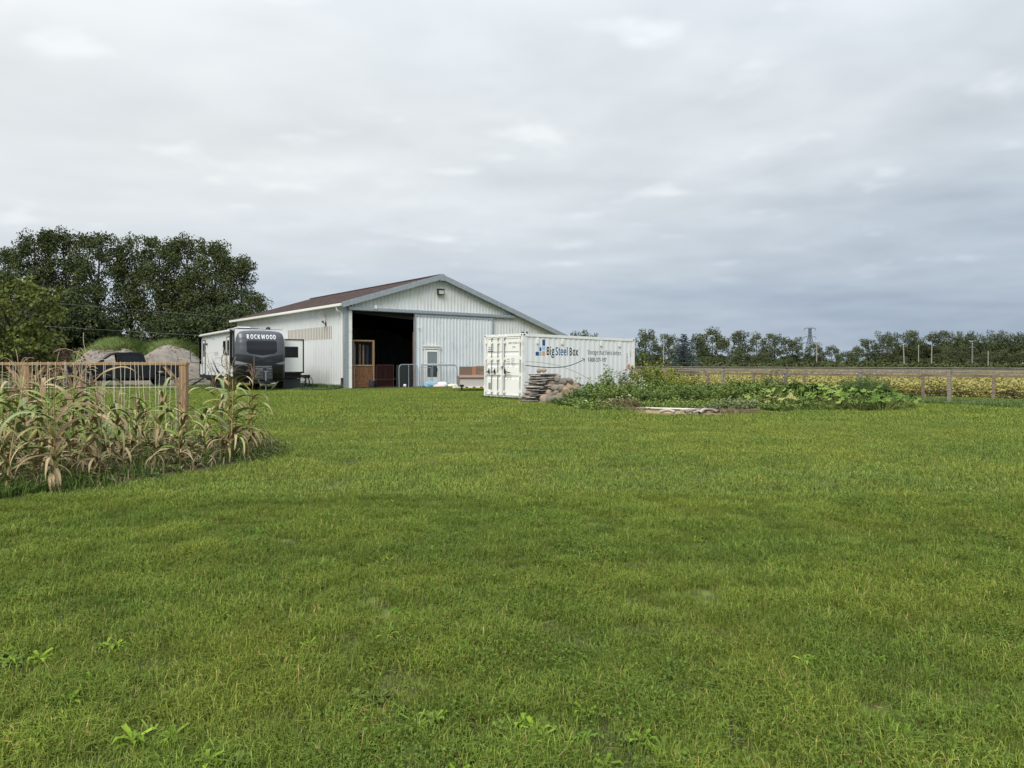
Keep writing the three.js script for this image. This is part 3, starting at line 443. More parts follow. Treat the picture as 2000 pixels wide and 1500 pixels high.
{
  const t = thing('travel_trailer', 'white and charcoal travel trailer with its slide-out extended beside the barn', 'travel trailer', null, [RV.x, 0, RV.z], RV.turn);
  // local: x 0..W across the front, z = 0 front wall plane (cap bulges to +z), -L rear
  const { W, L, top, bot } = RV;
  const sideTex = canvasTex(2048, 560, (x, w, h) => {                  // u: 0 rear .. 1 front
    const X = m => w - m / L * w, Y = m => h - (m - bot) / (top - bot) * h;
    x.fillStyle = '#e4e5e4'; x.fillRect(0, 0, w, h); grime(x, w, h, 250, 21, ['#b9b7b0', '#f6f6f6']);
    const poly = (pts, c) => { x.fillStyle = c; x.beginPath(); pts.forEach((p, i) => i ? x.lineTo(X(p[0]), Y(p[1])) : x.moveTo(X(p[0]), Y(p[1]))); x.fill(); };
    poly([[0, 1.62], [0.9, 1.86], [2.9, 2.1], [2.5, 1.9], [1.0, 1.7], [0, 1.36]], '#24262a');
    poly([[0, 1.3], [0.6, 1.5], [1.2, 1.58], [0.7, 1.35], [0, 1.05]], '#7b7f84');
    poly([[3.0, 0.76], [4.4, 1.12], [6.2, 1.9], [4.6, 1.0], [3.6, 0.76]], '#33363a');
    poly([[4.6, 0.86], [6.0, 1.3], [6.9, 1.8], [5.6, 1.0]], '#8a8d90');
    x.strokeStyle = '#33363a'; x.lineWidth = 5; x.beginPath(); x.moveTo(X(7.4), Y(2.98)); x.quadraticCurveTo(X(6.0), Y(2.98), X(5.0), Y(2.75)); x.stroke();
    x.strokeStyle = '#8d9092'; x.lineWidth = 3; x.strokeRect(X(7.2), Y(2.05), X(5.3) - X(7.2), Y(0.95) - Y(2.05)); x.strokeRect(X(4.7), Y(1.15), X(4.0) - X(4.7), Y(0.85) - Y(1.15)); x.strokeRect(X(1.5), Y(1.2), X(0.5) - X(1.5), Y(0.82) - Y(1.2));
    x.fillStyle = '#c9cac8'; x.fillRect(X(5.2), Y(2.1), X(4.1) - X(5.2), Y(1.85) - Y(2.1)); x.fillStyle = '#a4a6a5'; for (let i = 0; i < 4; i++) x.fillRect(X(5.15), Y(2.08 - i * 0.055), X(4.15) - X(5.15), 3);
    x.fillStyle = '#1b1c1e'; for (const [a, b, ww, hh] of [[6.9, 0.95, 0.2, 0.2], [5.1, 0.96, 0.22, 0.22], [3.0, 1.0, 0.2, 0.14], [0.6, 0.96, 0.12, 0.12], [0.3, 0.9, 0.1, 0.1], [3.1, 1.9, 0.12, 0.16]]) x.fillRect(X(a), Y(b), X(a - ww) - X(a), Y(b - hh) - Y(b));
  });
  {
    const body = new THREE.BoxGeometry(W, top - bot, L).toNonIndexed(); body.translate(W / 2, (top + bot) / 2, -L / 2);
    const p = body.attributes.position, n = body.attributes.normal, uv = body.attributes.uv; for (let i = 0; i < p.count; i++) { const front = Math.abs(n.getX(i)) > 0.5; uv.setXY(i, front ? (p.getZ(i) + L) / L : 0.35 + 0.0001 * i, front ? (p.getY(i) - bot) / (top - bot) : 0.62); }
    part('body', body, std({ map: sideTex, roughness: 0.3 }), t);
  }
  // moulded front cap: depth by height, rounded towards both sides
  const prof = [[0.5, 0.1], [0.62, 0.3], [0.95, 0.42], [1.3, 0.46], [1.7, 0.47], [2.1, 0.43], [2.5, 0.35], [2.8, 0.26], [3.02, 0.15], [3.16, 0.02], [3.24, -0.25]];
  const capZ = (x, y) => { let d = 0; for (let i = 0; i + 1 < prof.length; i++) if (y >= prof[i][0] && y <= prof[i + 1][0]) d = lerp(prof[i][1], prof[i + 1][1], sm((y - prof[i][0]) / (prof[i + 1][0] - prof[i][0])) * 0.4 + 0.6 * (y - prof[i][0]) / (prof[i + 1][0] - prof[i][0])); const e = Math.abs(x - W / 2) / (W / 2 + 0.03); return d * (1 - 0.16 * e * e) - 0.34 * Math.pow(e, 9); };
  const capTop = x => 3.24 - 0.1 * Math.pow(Math.abs(x - W / 2) / (W / 2), 2.2);
  const capTex = canvasTex(1024, 1024, (x, w, h) => {
    const X = m => (m + 0.04) / (W + 0.08) * w, Y = m => h - (m - 0.5) / 2.74 * h, poly = (pts, c) => { x.fillStyle = c; x.beginPath(); pts.forEach((p, i) => i ? x.lineTo(X(p[0]), Y(p[1])) : x.moveTo(X(p[0]), Y(p[1]))); x.fill(); };
    x.fillStyle = '#484b50'; x.fillRect(0, 0, w, h);
    x.fillStyle = '#222427'; x.beginPath(); x.moveTo(X(-0.05), Y(1.98)); x.quadraticCurveTo(X(0.7), Y(1.86), X(W / 2), Y(1.68)); x.quadraticCurveTo(X(W - 0.7), Y(1.86), X(W + 0.05), Y(1.98)); x.lineTo(w, h); x.lineTo(0, h); x.fill();
    for (const s of [0, 1]) { const m = a => s ? W - a : a; poly([[m(-0.05), 1.62], [m(0.6), 1.42], [m(0.25), 1.4], [m(-0.05), 1.42]], '#787c82'); poly([[m(-0.05), 1.38], [m(0.7), 1.36], [m(0.9), 1.2], [m(-0.05), 1.16]], '#1c1d20'); }
    x.fillStyle = '#191a1c'; x.fillRect(0, Y(1.3), w, h);
    x.strokeStyle = '#7d828a'; x.lineWidth = 7; x.beginPath(); x.moveTo(X(0.5), Y(2.0)); x.quadraticCurveTo(X(0.9), Y(1.86), X(W / 2), Y(1.78)); x.quadraticCurveTo(X(W - 0.9), Y(1.86), X(W - 0.5), Y(2.0)); x.stroke();
    x.fillStyle = '#55585d'; x.fillRect(X(0.75), Y(1.62), X(1.0) - X(0), 5); x.fillRect(X(1.35), Y(1.55), X(0.4) - X(0), 5);
    x.fillStyle = '#0f1012'; for (const y of [1.28, 1.02, 0.78]) x.fillRect(0, Y(y), w, 5);
  });
  {
    const nx = 40, ny = 44, p = [], uv = [], idx = [];
    for (let j = 0; j <= ny; j++) for (let i = 0; i <= nx; i++) { const x = lerp(-0.03, W + 0.03, 0.5 - 0.5 * Math.cos(Math.PI * i / nx)), y = lerp(0.5, capTop(x), j / ny); p.push(x, y, capZ(x, lerp(0.5, 3.24, j / ny))); uv.push((x + 0.04) / (W + 0.08), (lerp(0.5, 3.24, j / ny) - 0.5) / 2.74); }
    for (let j = 0; j < ny; j++) for (let i = 0; i < nx; i++) { const a = j * (nx + 1) + i; idx.push(a, a + 1, a + nx + 2, a, a + nx + 2, a + nx + 1); }
    // close towards the body: side, bottom and top returns
    const g = new THREE.BufferGeometry(); g.setAttribute('position', new THREE.Float32BufferAttribute(p, 3)); g.setAttribute('uv', new THREE.Float32BufferAttribute(uv, 2)); g.setIndex(idx); g.computeVertexNormals();
    part('front_cap', g, std({ map: capTex, roughness: 0.3 }), t);
    part('cap_return', mb().box(-0.028, 0.0, 0.55, 3.1, -0.36, -0.2).box(W, W + 0.028, 0.55, 3.1, -0.36, -0.2).box(0, W, 0.5, 0.56, -0.3, 0.1).box(0.05, W - 0.05, 3.19, 3.235, -0.5, -0.2).geo(), M.darkGrey, t);
  }
  const patch = (f, n, m, off) => { const p = [], idx = []; for (let j = 0; j <= m; j++) for (let i = 0; i <= n; i++) { const [x, y] = f(i / n, j / m); p.push(x, y, capZ(x, y) + off); } for (let j = 0; j < m; j++) for (let i = 0; i < n; i++) { const a = j * (n + 1) + i; idx.push(a, a + 1, a + n + 2, a, a + n + 2, a + n + 1); } const g = new THREE.BufferGeometry(); g.setAttribute('position', new THREE.Float32BufferAttribute(p, 3)); g.setIndex(idx); g.computeVertexNormals(); return metreUV(g.toNonIndexed()); };
  const wl = u => 0.5 + 0.0 * u;
  part('windscreen', patch((u, v) => { const x = lerp(0.48, W - 0.5, u), e = Math.abs(u - 0.5) * 2, lo = 2.0 - 0.13 * (1 - e * e * 0.9) , hi = 2.62 - 0.0 * e; const r = e > 0.9 ? (e - 0.9) * 0.7 : 0; return [x, lerp(lo + r, hi - r, v)]; }, 30, 10, 0.014), std({ color: 0x14161c, roughness: 0.18 }), t);
  { // raised lettering along the top of the cap, following its curve
    let pen = 0; const gs = []; const word = 'ROCKWOOD'; const letters = [];
    for (const ch of word) { const s = FONT.generateShapes(ch, 0.25); const g = new THREE.ExtrudeGeometry(s, { depth: 0.012, bevelEnabled: false, curveSegments: 5 }); g.computeBoundingBox(); const w = g.boundingBox.max.x; g.translate(-g.boundingBox.min.x, 0, 0); letters.push([g, pen]); pen += w - g.boundingBox.min.x + 0.065; }
    const full = pen - 0.065, sx = 1.48 / full;
    for (const [g, x0] of letters) { g.translate(x0, 0, 0); g.scale(sx, 0.92, 1); const p = g.attributes.position; for (let i = 0; i < p.count; i++) { const x = p.getX(i) + 0.52, y = p.getY(i) + 2.7; p.setXYZ(i, x, y, capZ(x, y) + 0.012 + p.getZ(i)); } g.deleteAttribute('uv'); const gg = g.index ? g.toNonIndexed() : g; gg.computeVertexNormals(); part('letter', metreUV(gg), plain(0xdfe2e6, 0.35), t); }
  }
  // corner mouldings, awning, doors and windows on the left side
  mb().box(-0.03, 0.0, bot, top, -0.2, -0.12).box(-0.03, 0.01, bot - 0.02, top, -L - 0.01, -L + 0.12).buildEach('corner_trim', M.black, t);
  part('awning', mb().cyl([-0.1, 3.12, -0.5], [-0.1, 3.12, -L + 0.6], 0.07, 0.07, 12).box(-0.1, 0.02, 3.16, 3.22, -L + 0.5, -0.4).geo(), plain(0xb9b9b4, 0.6), t);
  part('awning_arm', mb().box(-0.14, -0.03, 1.3, 3.1, -0.62, -0.5).box(-0.15, -0.02, 2.98, 3.2, -0.66, -0.44).geo(), M.black, t);
  part('awning_arm', mb().box(-0.12, -0.03, 1.4, 3.1, -L + 0.62, -L + 0.5).box(-0.15, -0.02, 2.98, 3.2, -L + 0.66, -L + 0.44).geo(), M.black, t);
  const sideDoor = (z) => { const d = part('door', mb().box(-0.03, 0.0, 0.8, 2.82, z - 0.66, z, 0.012).geo(), M.white, t); part('frame', mb().box(-0.045, 0.0, 0.78, 2.86, z, z + 0.04).box(-0.045, 0.0, 0.78, 2.86, z - 0.7, z - 0.66).box(-0.045, 0.0, 2.82, 2.86, z - 0.66, z).box(-0.045, 0, 0.78, 0.81, z - 0.66, z).geo(), M.black, d); part('window', mb().box(-0.042, -0.03, 1.85, 2.66, z - 0.54, z - 0.14, 0.005).geo(), M.glass, d); part('handle', mb().box(-0.07, -0.03, 1.38, 1.5, z - 0.62, z - 0.56).geo(), M.black, d); };
  sideDoor(-1.1); sideDoor(-7.8);
  part('window', mb().box(-0.035, 0, 1.95, 2.65, -2.75, -2.2, 0.01).geo(), M.glass, t);
  part('porch_lamp', mb().box(-0.08, 0, 2.52, 2.64, -7.3, -7.15, 0.02).geo(), M.black, t);
  part('grab_rail', mb().tube([[-0.03, 1.9, -2.0], [-0.2, 1.86, -2.0], [-0.2, 1.3, -2.0], [-0.03, 1.25, -2.0]], 0.018, 6, 24).geo(), M.black, t);
  // underside: frame, wheels, steps, tank
  part('underbelly', mb().box(0.05, W - 0.05, 0.55, bot, -L + 0.05, -0.1).box(0.3, W - 0.3, 0.42, 0.56, -L + 0.4, -0.2).geo(), M.black, t);
  mb().box(-0.02, 0.03, 0.56, bot + 0.04, -L, -0.25).box(W - 0.03, W + 0.02, 0.56, bot + 0.04, -L, -0.25).buildEach('skirt', M.darkGrey, t);
  for (const x of [0.12, W - 0.12]) for (const z of [-5.2, -6.05]) { const w = wheel(0.36, 0.22, t, [x, 0.36, z], Math.PI / 2, M.steel); w.name = 'wheel'; }
  part('entry_step', mb().box(-0.5, -0.05, 0.3, 0.34, -1.75, -1.12).box(-0.75, -0.45, 0.1, 0.14, -1.75, -1.12).bar([-0.05, 0.55, -1.2], [-0.7, 0.12, -1.2], 0.03, 0.05).bar([-0.05, 0.55, -1.7], [-0.7, 0.12, -1.7], 0.03, 0.05).geo(), M.darkSteel, t);
  part('entry_step', mb().box(-0.5, -0.05, 0.3, 0.34, -8.4, -7.8).bar([-0.05, 0.55, -7.9], [-0.7, 0.12, -7.9], 0.03, 0.05).bar([-0.05, 0.55, -8.35], [-0.7, 0.12, -8.35], 0.03, 0.05).geo(), M.darkSteel, t);
  part('drain_pipe', mb().cyl([0.2, 0.5, -2.4], [0.2, 0.5, -3.6], 0.05).geo(), M.whiteOld, t);
  // hitch: A-frame, jack, gas bottle cover, chains, stabilisers, plate
  part('tow_frame', mb().bar([0.35, 0.5, -0.2], [W / 2, 0.46, 1.35], 0.08, 0.13).bar([W - 0.35, 0.5, -0.2], [W / 2, 0.46, 1.35], 0.08, 0.13).box(W / 2 - 0.1, W / 2 + 0.1, 0.42, 0.56, 1.25, 1.55, 0.03).geo(), M.black, t);
  part('tongue_jack', mb().cyl([W / 2, 0.02, 1.12], [W / 2, 0.55, 1.12], 0.03).cyl([W / 2, 0.5, 1.12], [W / 2, 1.0, 1.12], 0.045).box(W / 2 - 0.1, W / 2 + 0.1, 0.0, 0.03, 1.02, 1.22).cyl([W / 2 - 0.1, 1.02, 1.12], [W / 2 + 0.1, 1.02, 1.12], 0.02).geo(), M.steel, t);
  const pc = part('gas_bottle_cover', mb().box(W / 2 - 0.42, W / 2 + 0.42, 0.55, 1.22, 0.42, 0.88, 0.09).box(W / 2 - 0.4, W / 2 + 0.4, 1.18, 1.3, 0.44, 0.86, 0.06).geo(), plain(0x44474b, 0.55), t);
  { const m = mb(); for (const y of [0.68, 0.82, 0.96, 1.1]) m.box(W / 2 - 0.43, W / 2 + 0.43, y, y + 0.014, 0.41, 0.892, 0.006); m.box(W / 2 - 0.08, W / 2 + 0.08, 0.56, 1.28, 0.4, 0.9, 0.02); m.build('cover_band', plain(0x2b2d30, 0.6), pc); }
  part('safety_chain', mb().tube([[W / 2 - 0.25, 0.5, 0.9], [W / 2 - 0.2, 0.3, 1.0], [W / 2 - 0.06, 0.4, 1.2]], 0.012, 5, 20).tube([[W / 2 + 0.22, 0.5, 0.9], [W / 2 + 0.16, 0.25, 1.02], [W / 2 + 0.05, 0.42, 1.22]], 0.012, 5, 20).geo(), M.steel, t);
  part('stabiliser_jack', mb().bar([0.28, 0.55, 0.05], [0.72, 0.06, 0.05], 0.05, 0.06).box(0.65, 0.82, 0.02, 0.06, -0.03, 0.13).geo(), plain(0xb8a94a, 0.6), t);
  part('stabiliser_jack', mb().bar([W - 0.28, 0.55, 0.05], [W - 0.72, 0.06, 0.05], 0.05, 0.06).box(W - 0.82, W - 0.65, 0.02, 0.06, -0.03, 0.13).geo(), plain(0xb9b59a, 0.6), t);
  part('number_plate', mb().box(0.62, 0.8, 0.4, 0.52, 0.36, 0.372).geo(), M.white, t);
  // roof gear
  part('roof_membrane', mb().box(0.02, W - 0.02, top, top + 0.03, -L, -0.3).geo(), M.whiteOld, t);
  part('air_conditioner', mb().box(W / 2 - 0.4, W / 2 + 0.4, top + 0.03, top + 0.3, -4.4, -3.5, 0.1).geo(), M.whiteOld, t);
  part('roof_vent', mb().box(0.5, 1.0, top + 0.03, top + 0.16, -7.3, -6.8, 0.03).geo(), M.whiteOld, t);
  part('roof_vent', mb().box(1.2, 1.7, top + 0.03, top + 0.18, -2.6, -2.1, 0.03).geo(), M.whiteOld, t);
  part('antenna', mb().add(new THREE.SphereGeometry(0.13, 14, 10), [W - 0.4, top + 0.12, -1.7]).cyl([W - 0.4, top, -1.7], [W - 0.4, top + 0.1, -1.7], 0.05).geo(), M.black, t);
  part('solar_panel', mb().box(0.3, 1.5, top + 0.1, top + 0.14, -3.3, -0.9).box(0.35, 0.4, top + 0.02, top + 0.1, -3.2, -1.0).box(1.4, 1.45, top + 0.02, top + 0.1, -3.2, -1.0).geo(), plain(0x9a9ea3, 0.4), t);
  part('ladder', mb().tube([[0.4, 1.0, -L - 0.02], [0.2, 1.0, -L - 0.2], [0.2, 2.0, -L - 0.2], [0.2, 3.2, -L - 0.15], [0.3, 3.3, -L + 0.2]], 0.018, 6, 30).geo(), M.steel, t);
  part('bike_rack', mb().tube([[-0.0, 1.5, -L - 0.05], [-0.45, 1.5, -L - 0.1], [-0.5, 1.55, -L - 0.1], [-0.5, 2.5, -L - 0.1], [-0.4, 2.55, -L - 0.1], [0.0, 2.55, -L - 0.05]], 0.02, 6, 40).geo(), M.darkSteel, t);
  // slide-out room on the right side
  const so = part('slide_out', mb().box(W, W + 1.2, 0.98, 2.72, -4.6, -0.7).geo(), M.white, t);
  part('trim', mb().box(W + 1.2, W + 1.26, 0.9, 2.76, -4.64, -0.66).box(W, W + 1.2, 2.72, 2.76, -4.64, -0.66).box(W, W + 1.2, 0.9, 0.98, -4.64, -0.66).geo(), M.black, so);
  part('window', mb().box(W + 0.2, W + 0.92, 1.78, 2.32, -0.71, -0.685, 0.012).geo(), M.glass, so);
  part('window_frame', mb().box(W + 0.17, W + 0.95, 1.75, 2.35, -0.705, -0.693, 0.005).geo(), M.black, so);
  part('slide_rail', mb().box(W - 0.4, W + 1.15, 0.62, 0.9, -4.2, -0.9).geo(), M.black, t);
}
{ // things standing round the trailer
  const rw = (x, y, z) => V(RV.x + Math.cos(RV.turn) * x + Math.sin(RV.turn) * z, y, RV.z - Math.sin(RV.turn) * x + Math.cos(RV.turn) * z);
  const m = part('panel_stack', mb().box(0, 0.95, 0.02, 0.56, -1.4, -0.05).box(0.03, 0.92, 0.56, 0.6, -1.36, -0.08).geo(), plain(0x34383a, 0.8), scene); m.position.copy(rw(RV.W + 0.2, 0, -0.9)); m.rotation.y = RV.turn; tag(m, 'dark grey stacked panels under the slide-out', 'panels');
  const t = thing('wheelchair', 'folded black wheelchair parked by the barn side wall', 'wheelchair', null, at(591, 757, 41.8).setY(0).toArray(), 0.9); t.scale.setScalar(1.2);
  for (const z of [-0.14, 0.14]) { const w = part('wheel', new THREE.TorusGeometry(0.3, 0.022, 8, 32), M.rubber, t); w.position.set(0, 0.32, z); const sp = mb(); for (let k = 0; k < 8; k++) sp.cyl([0, 0, 0], [Math.cos(k * 0.785) * 0.3, Math.sin(k * 0.785) * 0.3, 0], 0.006, 0.006, 4); sp.add(new THREE.TorusGeometry(0.262, 0.012, 6, 28)); sp.build('rim', M.steel, w); }
  for (const z of [-0.13, 0.13]) { const c = part('caster', new THREE.TorusGeometry(0.08, 0.022, 6, 16), M.rubber, t); c.position.set(0.46, 0.1, z); }
  part('frame', mb().tube([[-0.3, 0.92, -0.12], [-0.18, 0.9, -0.12], [-0.14, 0.6, -0.12], [0.1, 0.5, -0.12], [0.42, 0.48, -0.12], [0.5, 0.12, -0.12]], 0.016, 6, 30).tube([[-0.3, 0.92, 0.12], [-0.18, 0.9, 0.12], [-0.14, 0.6, 0.12], [0.1, 0.5, 0.12], [0.42, 0.48, 0.12], [0.5, 0.12, 0.12]], 0.016, 6, 30).bar([0.3, 0.5, -0.12], [0.0, 0.2, 0.12], 0.02, 0.02).bar([0.3, 0.5, 0.12], [0.0, 0.2, -0.12], 0.02, 0.02).geo(), M.darkSteel, t);
  part('seat', mb().box(0.0, 0.42, 0.5, 0.64, -0.06, 0.06, 0.03).geo(), M.black, t);
  part('foot_plate', mb().box(0.46, 0.66, 0.1, 0.12, -0.13, 0.13).geo(), M.whiteOld, t);
  const h = part('drain_hose', mb().tube([barnW(-0.5, 0.07, -0.05), barnW(-0.7, 0.06, 0.5), barnW(-1.2, 0.05, 0.9), barnW(-2.2, 0.05, 1.4), at(610, 766, 38).setY(0.05), at(586, 768, 37.6).setY(0.05)], 0.055, 8, 60).geo(), plain(0x23292a, 0.8), scene); tag(h, 'dark corrugated drain hose lying on the lawn from the barn corner', 'hose');
}

// ---------------------------------------------------------------- the pickup truck, nose to the left
{
  const t = thing('pickup_truck', 'black crew-cab pickup truck parked before the gravel heaps', 'pickup truck', null, at(357, 760, 45).setY(0).toArray(), 0.6); t.scale.setScalar(1.05);
  // local: nose at x = -5.75, tail at x = 0, y up, z 0 (near side) .. -1.95
  const Wd = 1.95, paint = plain(0x1d1f23, 0.28, 0.2), paint2 = plain(0x17181b, 0.25, 0.2);
  const P2 = a => a.map(p => new THREE.Vector2(...p));
  const body = new THREE.Shape(P2([[-5.9, 0.62], [-5.95, 1.12], [-5.85, 1.22], [-5.2, 1.32], [-4.5, 1.36], [-0.04, 1.36], [0, 1.3], [0.0, 0.62], [-0.55, 0.56]]));
  const arch = (cx) => { body.lineTo(cx + 0.5, 0.55); body.absarc(cx, 0.5, 0.5, 0, Math.PI, false); };
  arch(-1.1); arch(-4.95); body.lineTo(-5.9, 0.62);
  const bg = new THREE.ExtrudeGeometry(body, { depth: Wd - 0.12, bevelEnabled: true, bevelSize: 0.05, bevelThickness: 0.06, bevelSegments: 3, curveSegments: 12 }); bg.translate(0, 0, -Wd + 0.06);
  part('body', metreUV(bg.toNonIndexed ? (bg.index ? bg.toNonIndexed() : bg) : bg), paint, t);
  const cab = new THREE.Shape(P2([[-4.55, 1.36], [-3.85, 1.86], [-3.5, 1.98], [-2.7, 2.02], [-2.25, 1.98], [-2.1, 1.86], [-1.96, 1.36]]));
  // window openings: the front one is open right through, as its pane is wound down
  cab.holes.push(new THREE.Path(P2([[-4.28, 1.44], [-3.72, 1.84], [-3.44, 1.9], [-3.38, 1.44]])));
  cab.holes.push(new THREE.Path(P2([[-3.28, 1.44], [-3.32, 1.9], [-2.7, 1.93], [-2.32, 1.88], [-2.16, 1.44]])));
  const side = (z) => { const g = new THREE.ExtrudeGeometry(cab, { depth: 0.05, bevelEnabled: true, bevelSize: 0.015, bevelThickness: 0.015, bevelSegments: 2 }); g.translate(0, 0, z); return g.index ? g.toNonIndexed() : g; };
  part('cab', mb().add(side(-0.14)).add(side(-Wd + 0.09)).bar([-3.52, 1.985, -Wd / 2], [-2.24, 2.0, -Wd / 2], 1.72, 0.05).bar([-2.24, 1.99, -Wd / 2], [-2.08, 1.86, -Wd / 2], 1.72, 0.05).bar([-3.54, 1.98, -Wd / 2], [-3.8, 1.89, -Wd / 2], 1.72, 0.04).geo(), paint, t);
  part('windscreen', mb().bar([-4.57, 1.35, -Wd / 2], [-3.8, 1.88, -Wd / 2], 1.66, 0.012).geo(), std({ color: 0xb4bcc0, roughness: 0.1, metalness: 0.5 }), t);
  part('rear_window', mb().bar([-2.09, 1.84, -Wd / 2], [-1.98, 1.4, -Wd / 2], 1.62, 0.012).geo(), M.glass, t);
  const rg = (z) => { const g = new THREE.ExtrudeGeometry(new THREE.Shape(P2([[-3.27, 1.43], [-3.31, 1.91], [-2.7, 1.94], [-2.31, 1.89], [-2.15, 1.43]])), { depth: 0.01, bevelEnabled: false }); g.translate(0, 0, z); return g.index ? g.toNonIndexed() : g; };
  mb().add(rg(-0.13)).add(rg(-Wd + 0.12)).buildEach('window', std({ color: 0x1a1d20, roughness: 0.1 }), t);
  part('seat', mb().box(-3.25, -3, 1.2, 1.82, -0.85, -0.3, 0.06).box(-3.25, -3, 1.2, 1.82, -1.65, -1.1, 0.06).box(-3.2, -3.06, 1.8, 1.95, -0.68, -0.47, 0.04).geo(), M.black, t);
  part('mirror', mb().box(-4.25, -4.13, 1.36, 1.58, 0.02, 0.24, 0.03).geo(), M.black, t);
  mb().box(-1.6, -0.06, 1.365, 1.43, -0.1, 0.03).box(-1.6, -0.06, 1.365, 1.43, -Wd - 0.03, -Wd + 0.1).buildEach('bed_rail', plain(0x242529, 0.6), t); part('tailgate', mb().box(-0.08, 0.05, 0.8, 1.43, -Wd + 0.02, -0.02).geo(), paint2, t);
  for (const z of [-0.16, -Wd + 0.16]) for (const x of [-1.1, -4.95]) { const w = wheel(0.42, 0.26, t, [x, 0.42, z], 0, M.darkSteel); w.name = 'wheel'; }
  mb().box(-3.06, -3.04, 0.65, 1.35, -0.004, 0.004).box(-1.9, -1.88, 0.65, 1.35, -0.004, 0.004).box(-4.22, -4.2, 0.65, 1.35, -0.004, 0.004).buildEach('door_seam', M.gasket, t);
  mb().box(-3.3, -3.12, 1.22, 1.26, 0, 0.03).box(-2.15, -1.97, 1.22, 1.26, 0, 0.03).buildEach('handle', M.darkSteel, t);
  part('headlight', mb().box(-6.0, -5.7, 0.98, 1.16, -0.34, -0.005, 0.03).geo(), std({ color: 0xaab0b4, roughness: 0.15 }), t);
  part('headlight', mb().box(-6.0, -5.7, 0.98, 1.16, -Wd + 0.005, -Wd + 0.34, 0.03).geo(), std({ color: 0xaab0b4, roughness: 0.15 }), t);
  mb().box(-6.1, -5.86, 0.55, 0.82, -Wd, 0, 0.05).box(-0.02, 0.16, 0.55, 0.74, -Wd, 0, 0.04).buildEach('bumper', M.darkSteel, t);
  part('chassis', mb().box(-5.3, -0.2, 0.36, 0.58, -1.5, -0.45).geo(), M.black, t);
}

// ---------------------------------------------------------------- utility trailer behind the container
{
  const t = thing('utility_trailer', 'low utility trailer with brown board sides, half hidden by the container', 'trailer', null, at(897, 762, 36).setY(0).toArray(), 0.16);
  const g = plain(0xb5aeaa, 0.75);
  part('board_panel', mb().box(0, 0.66, 0.82, 1.27, -0.03, 0).geo(), M.woodGrey, t).material = plain(0x6f5b50, 0.85);
  part('board_panel', mb().box(0.665, 0.84, 0.82, 1.28, -0.03, 0.002).geo(), plain(0x9c6d55, 0.85), t);
  part('board_panel', mb().box(0.845, 1.6, 0.82, 1.3, -0.03, 0).geo(), M.woodBrown, t);
  part('board_panel', mb().box(1.605, 2.6, 0.82, 1.28, -0.03, 0).geo(), M.woodGrey, t);
  part('bed_rail', mb().box(-0.02, 2.7, 0.72, 0.8, -0.05, 0.12).box(-0.04, 2.7, 0.8, 0.83, -0.04, 0.1).geo(), plain(0xb08f84, 0.7), t);
  part('side_board', mb().box(0.04, 2.7, 0.26, 0.72, -0.02, 0.03).geo(), g, t);
  part('end_board', mb().box(0.0, 0.04, 0.24, 0.8, -1.5, 0.03).geo(), M.woodGrey, t);
  part('deck', mb().box(0.04, 2.7, 0.26, 0.31, -1.5, -0.03).geo(), M.woodBrown, t);
  part('bumper', mb().box(-0.3, 2.7, 0.2, 0.26, -0.02, 0.07).geo(), M.whiteOld, t);
  for (const x of [0.3, 0.68, 1.05, 1.5]) part('reflector', mb().box(x, x + 0.14, 0.205, 0.255, 0.068, 0.076).geo(), plain(0x7a2420, 0.3), t);
  part('jack_stand', mb().cyl([0.12, 0.0, 0.09], [0.12, 0.34, 0.09], 0.04).box(0.02, 0.22, 0.28, 0.36, 0.06, 0.12).box(0.06, 0.18, 0, 0.03, 0.04, 0.14).geo(), M.black, t);
  mb().box(-0.34, -0.24, 0.2, 0.36, 0, 0.08).box(-0.18, -0.08, 0.22, 0.34, 0, 0.08).buildEach('lamp_bracket', M.whiteOld, t);
  for (const z of [-0.1, -1.4]) { const w = wheel(0.3, 0.18, t, [1.7, 0.3, z], 0, M.whiteOld); w.name = 'wheel'; }
}
// ---------------------------------------------------------------- trees
const GREEN = { far: [[0.06, 0.075, 0.036], [0.1, 0.118, 0.052]], dark: [[0.048, 0.064, 0.024], [0.086, 0.103, 0.037]], deep: [[0.038, 0.053, 0.022], [0.066, 0.084, 0.032]], mid: [[0.055, 0.078, 0.02], [0.115, 0.135, 0.036]], olive: [[0.072, 0.096, 0.024], [0.155, 0.17, 0.045]], light: [[0.08, 0.125, 0.03], [0.17, 0.21, 0.06]] };  // far greens lightened and flattened: distance haze put into the leaf colour
const tint = (pal, t, r) => { const k = 0.82 + r * 0.36; return pal[0].map((c, i) => lerp(c, pal[1][i], t) * k); };
function leafFace(s, c, dir, L, Wd, col, r) {                 // one bent leaf as two faces
  const side = V(r() - 0.5, r() - 0.5, r() - 0.5).cross(dir).normalize().multiplyScalar(Wd / 2);
  const tip = c.clone().addScaledVector(dir, L), mid = c.clone().addScaledVector(dir, L * 0.45); const lift = V(0, 1, 0).multiplyScalar(Wd * 0.15);
  const a = mid.clone().add(side).add(lift), b = mid.clone().sub(side).add(lift);
  s.tri(c, a, tip, col); s.tri(c, tip, b, col);
}
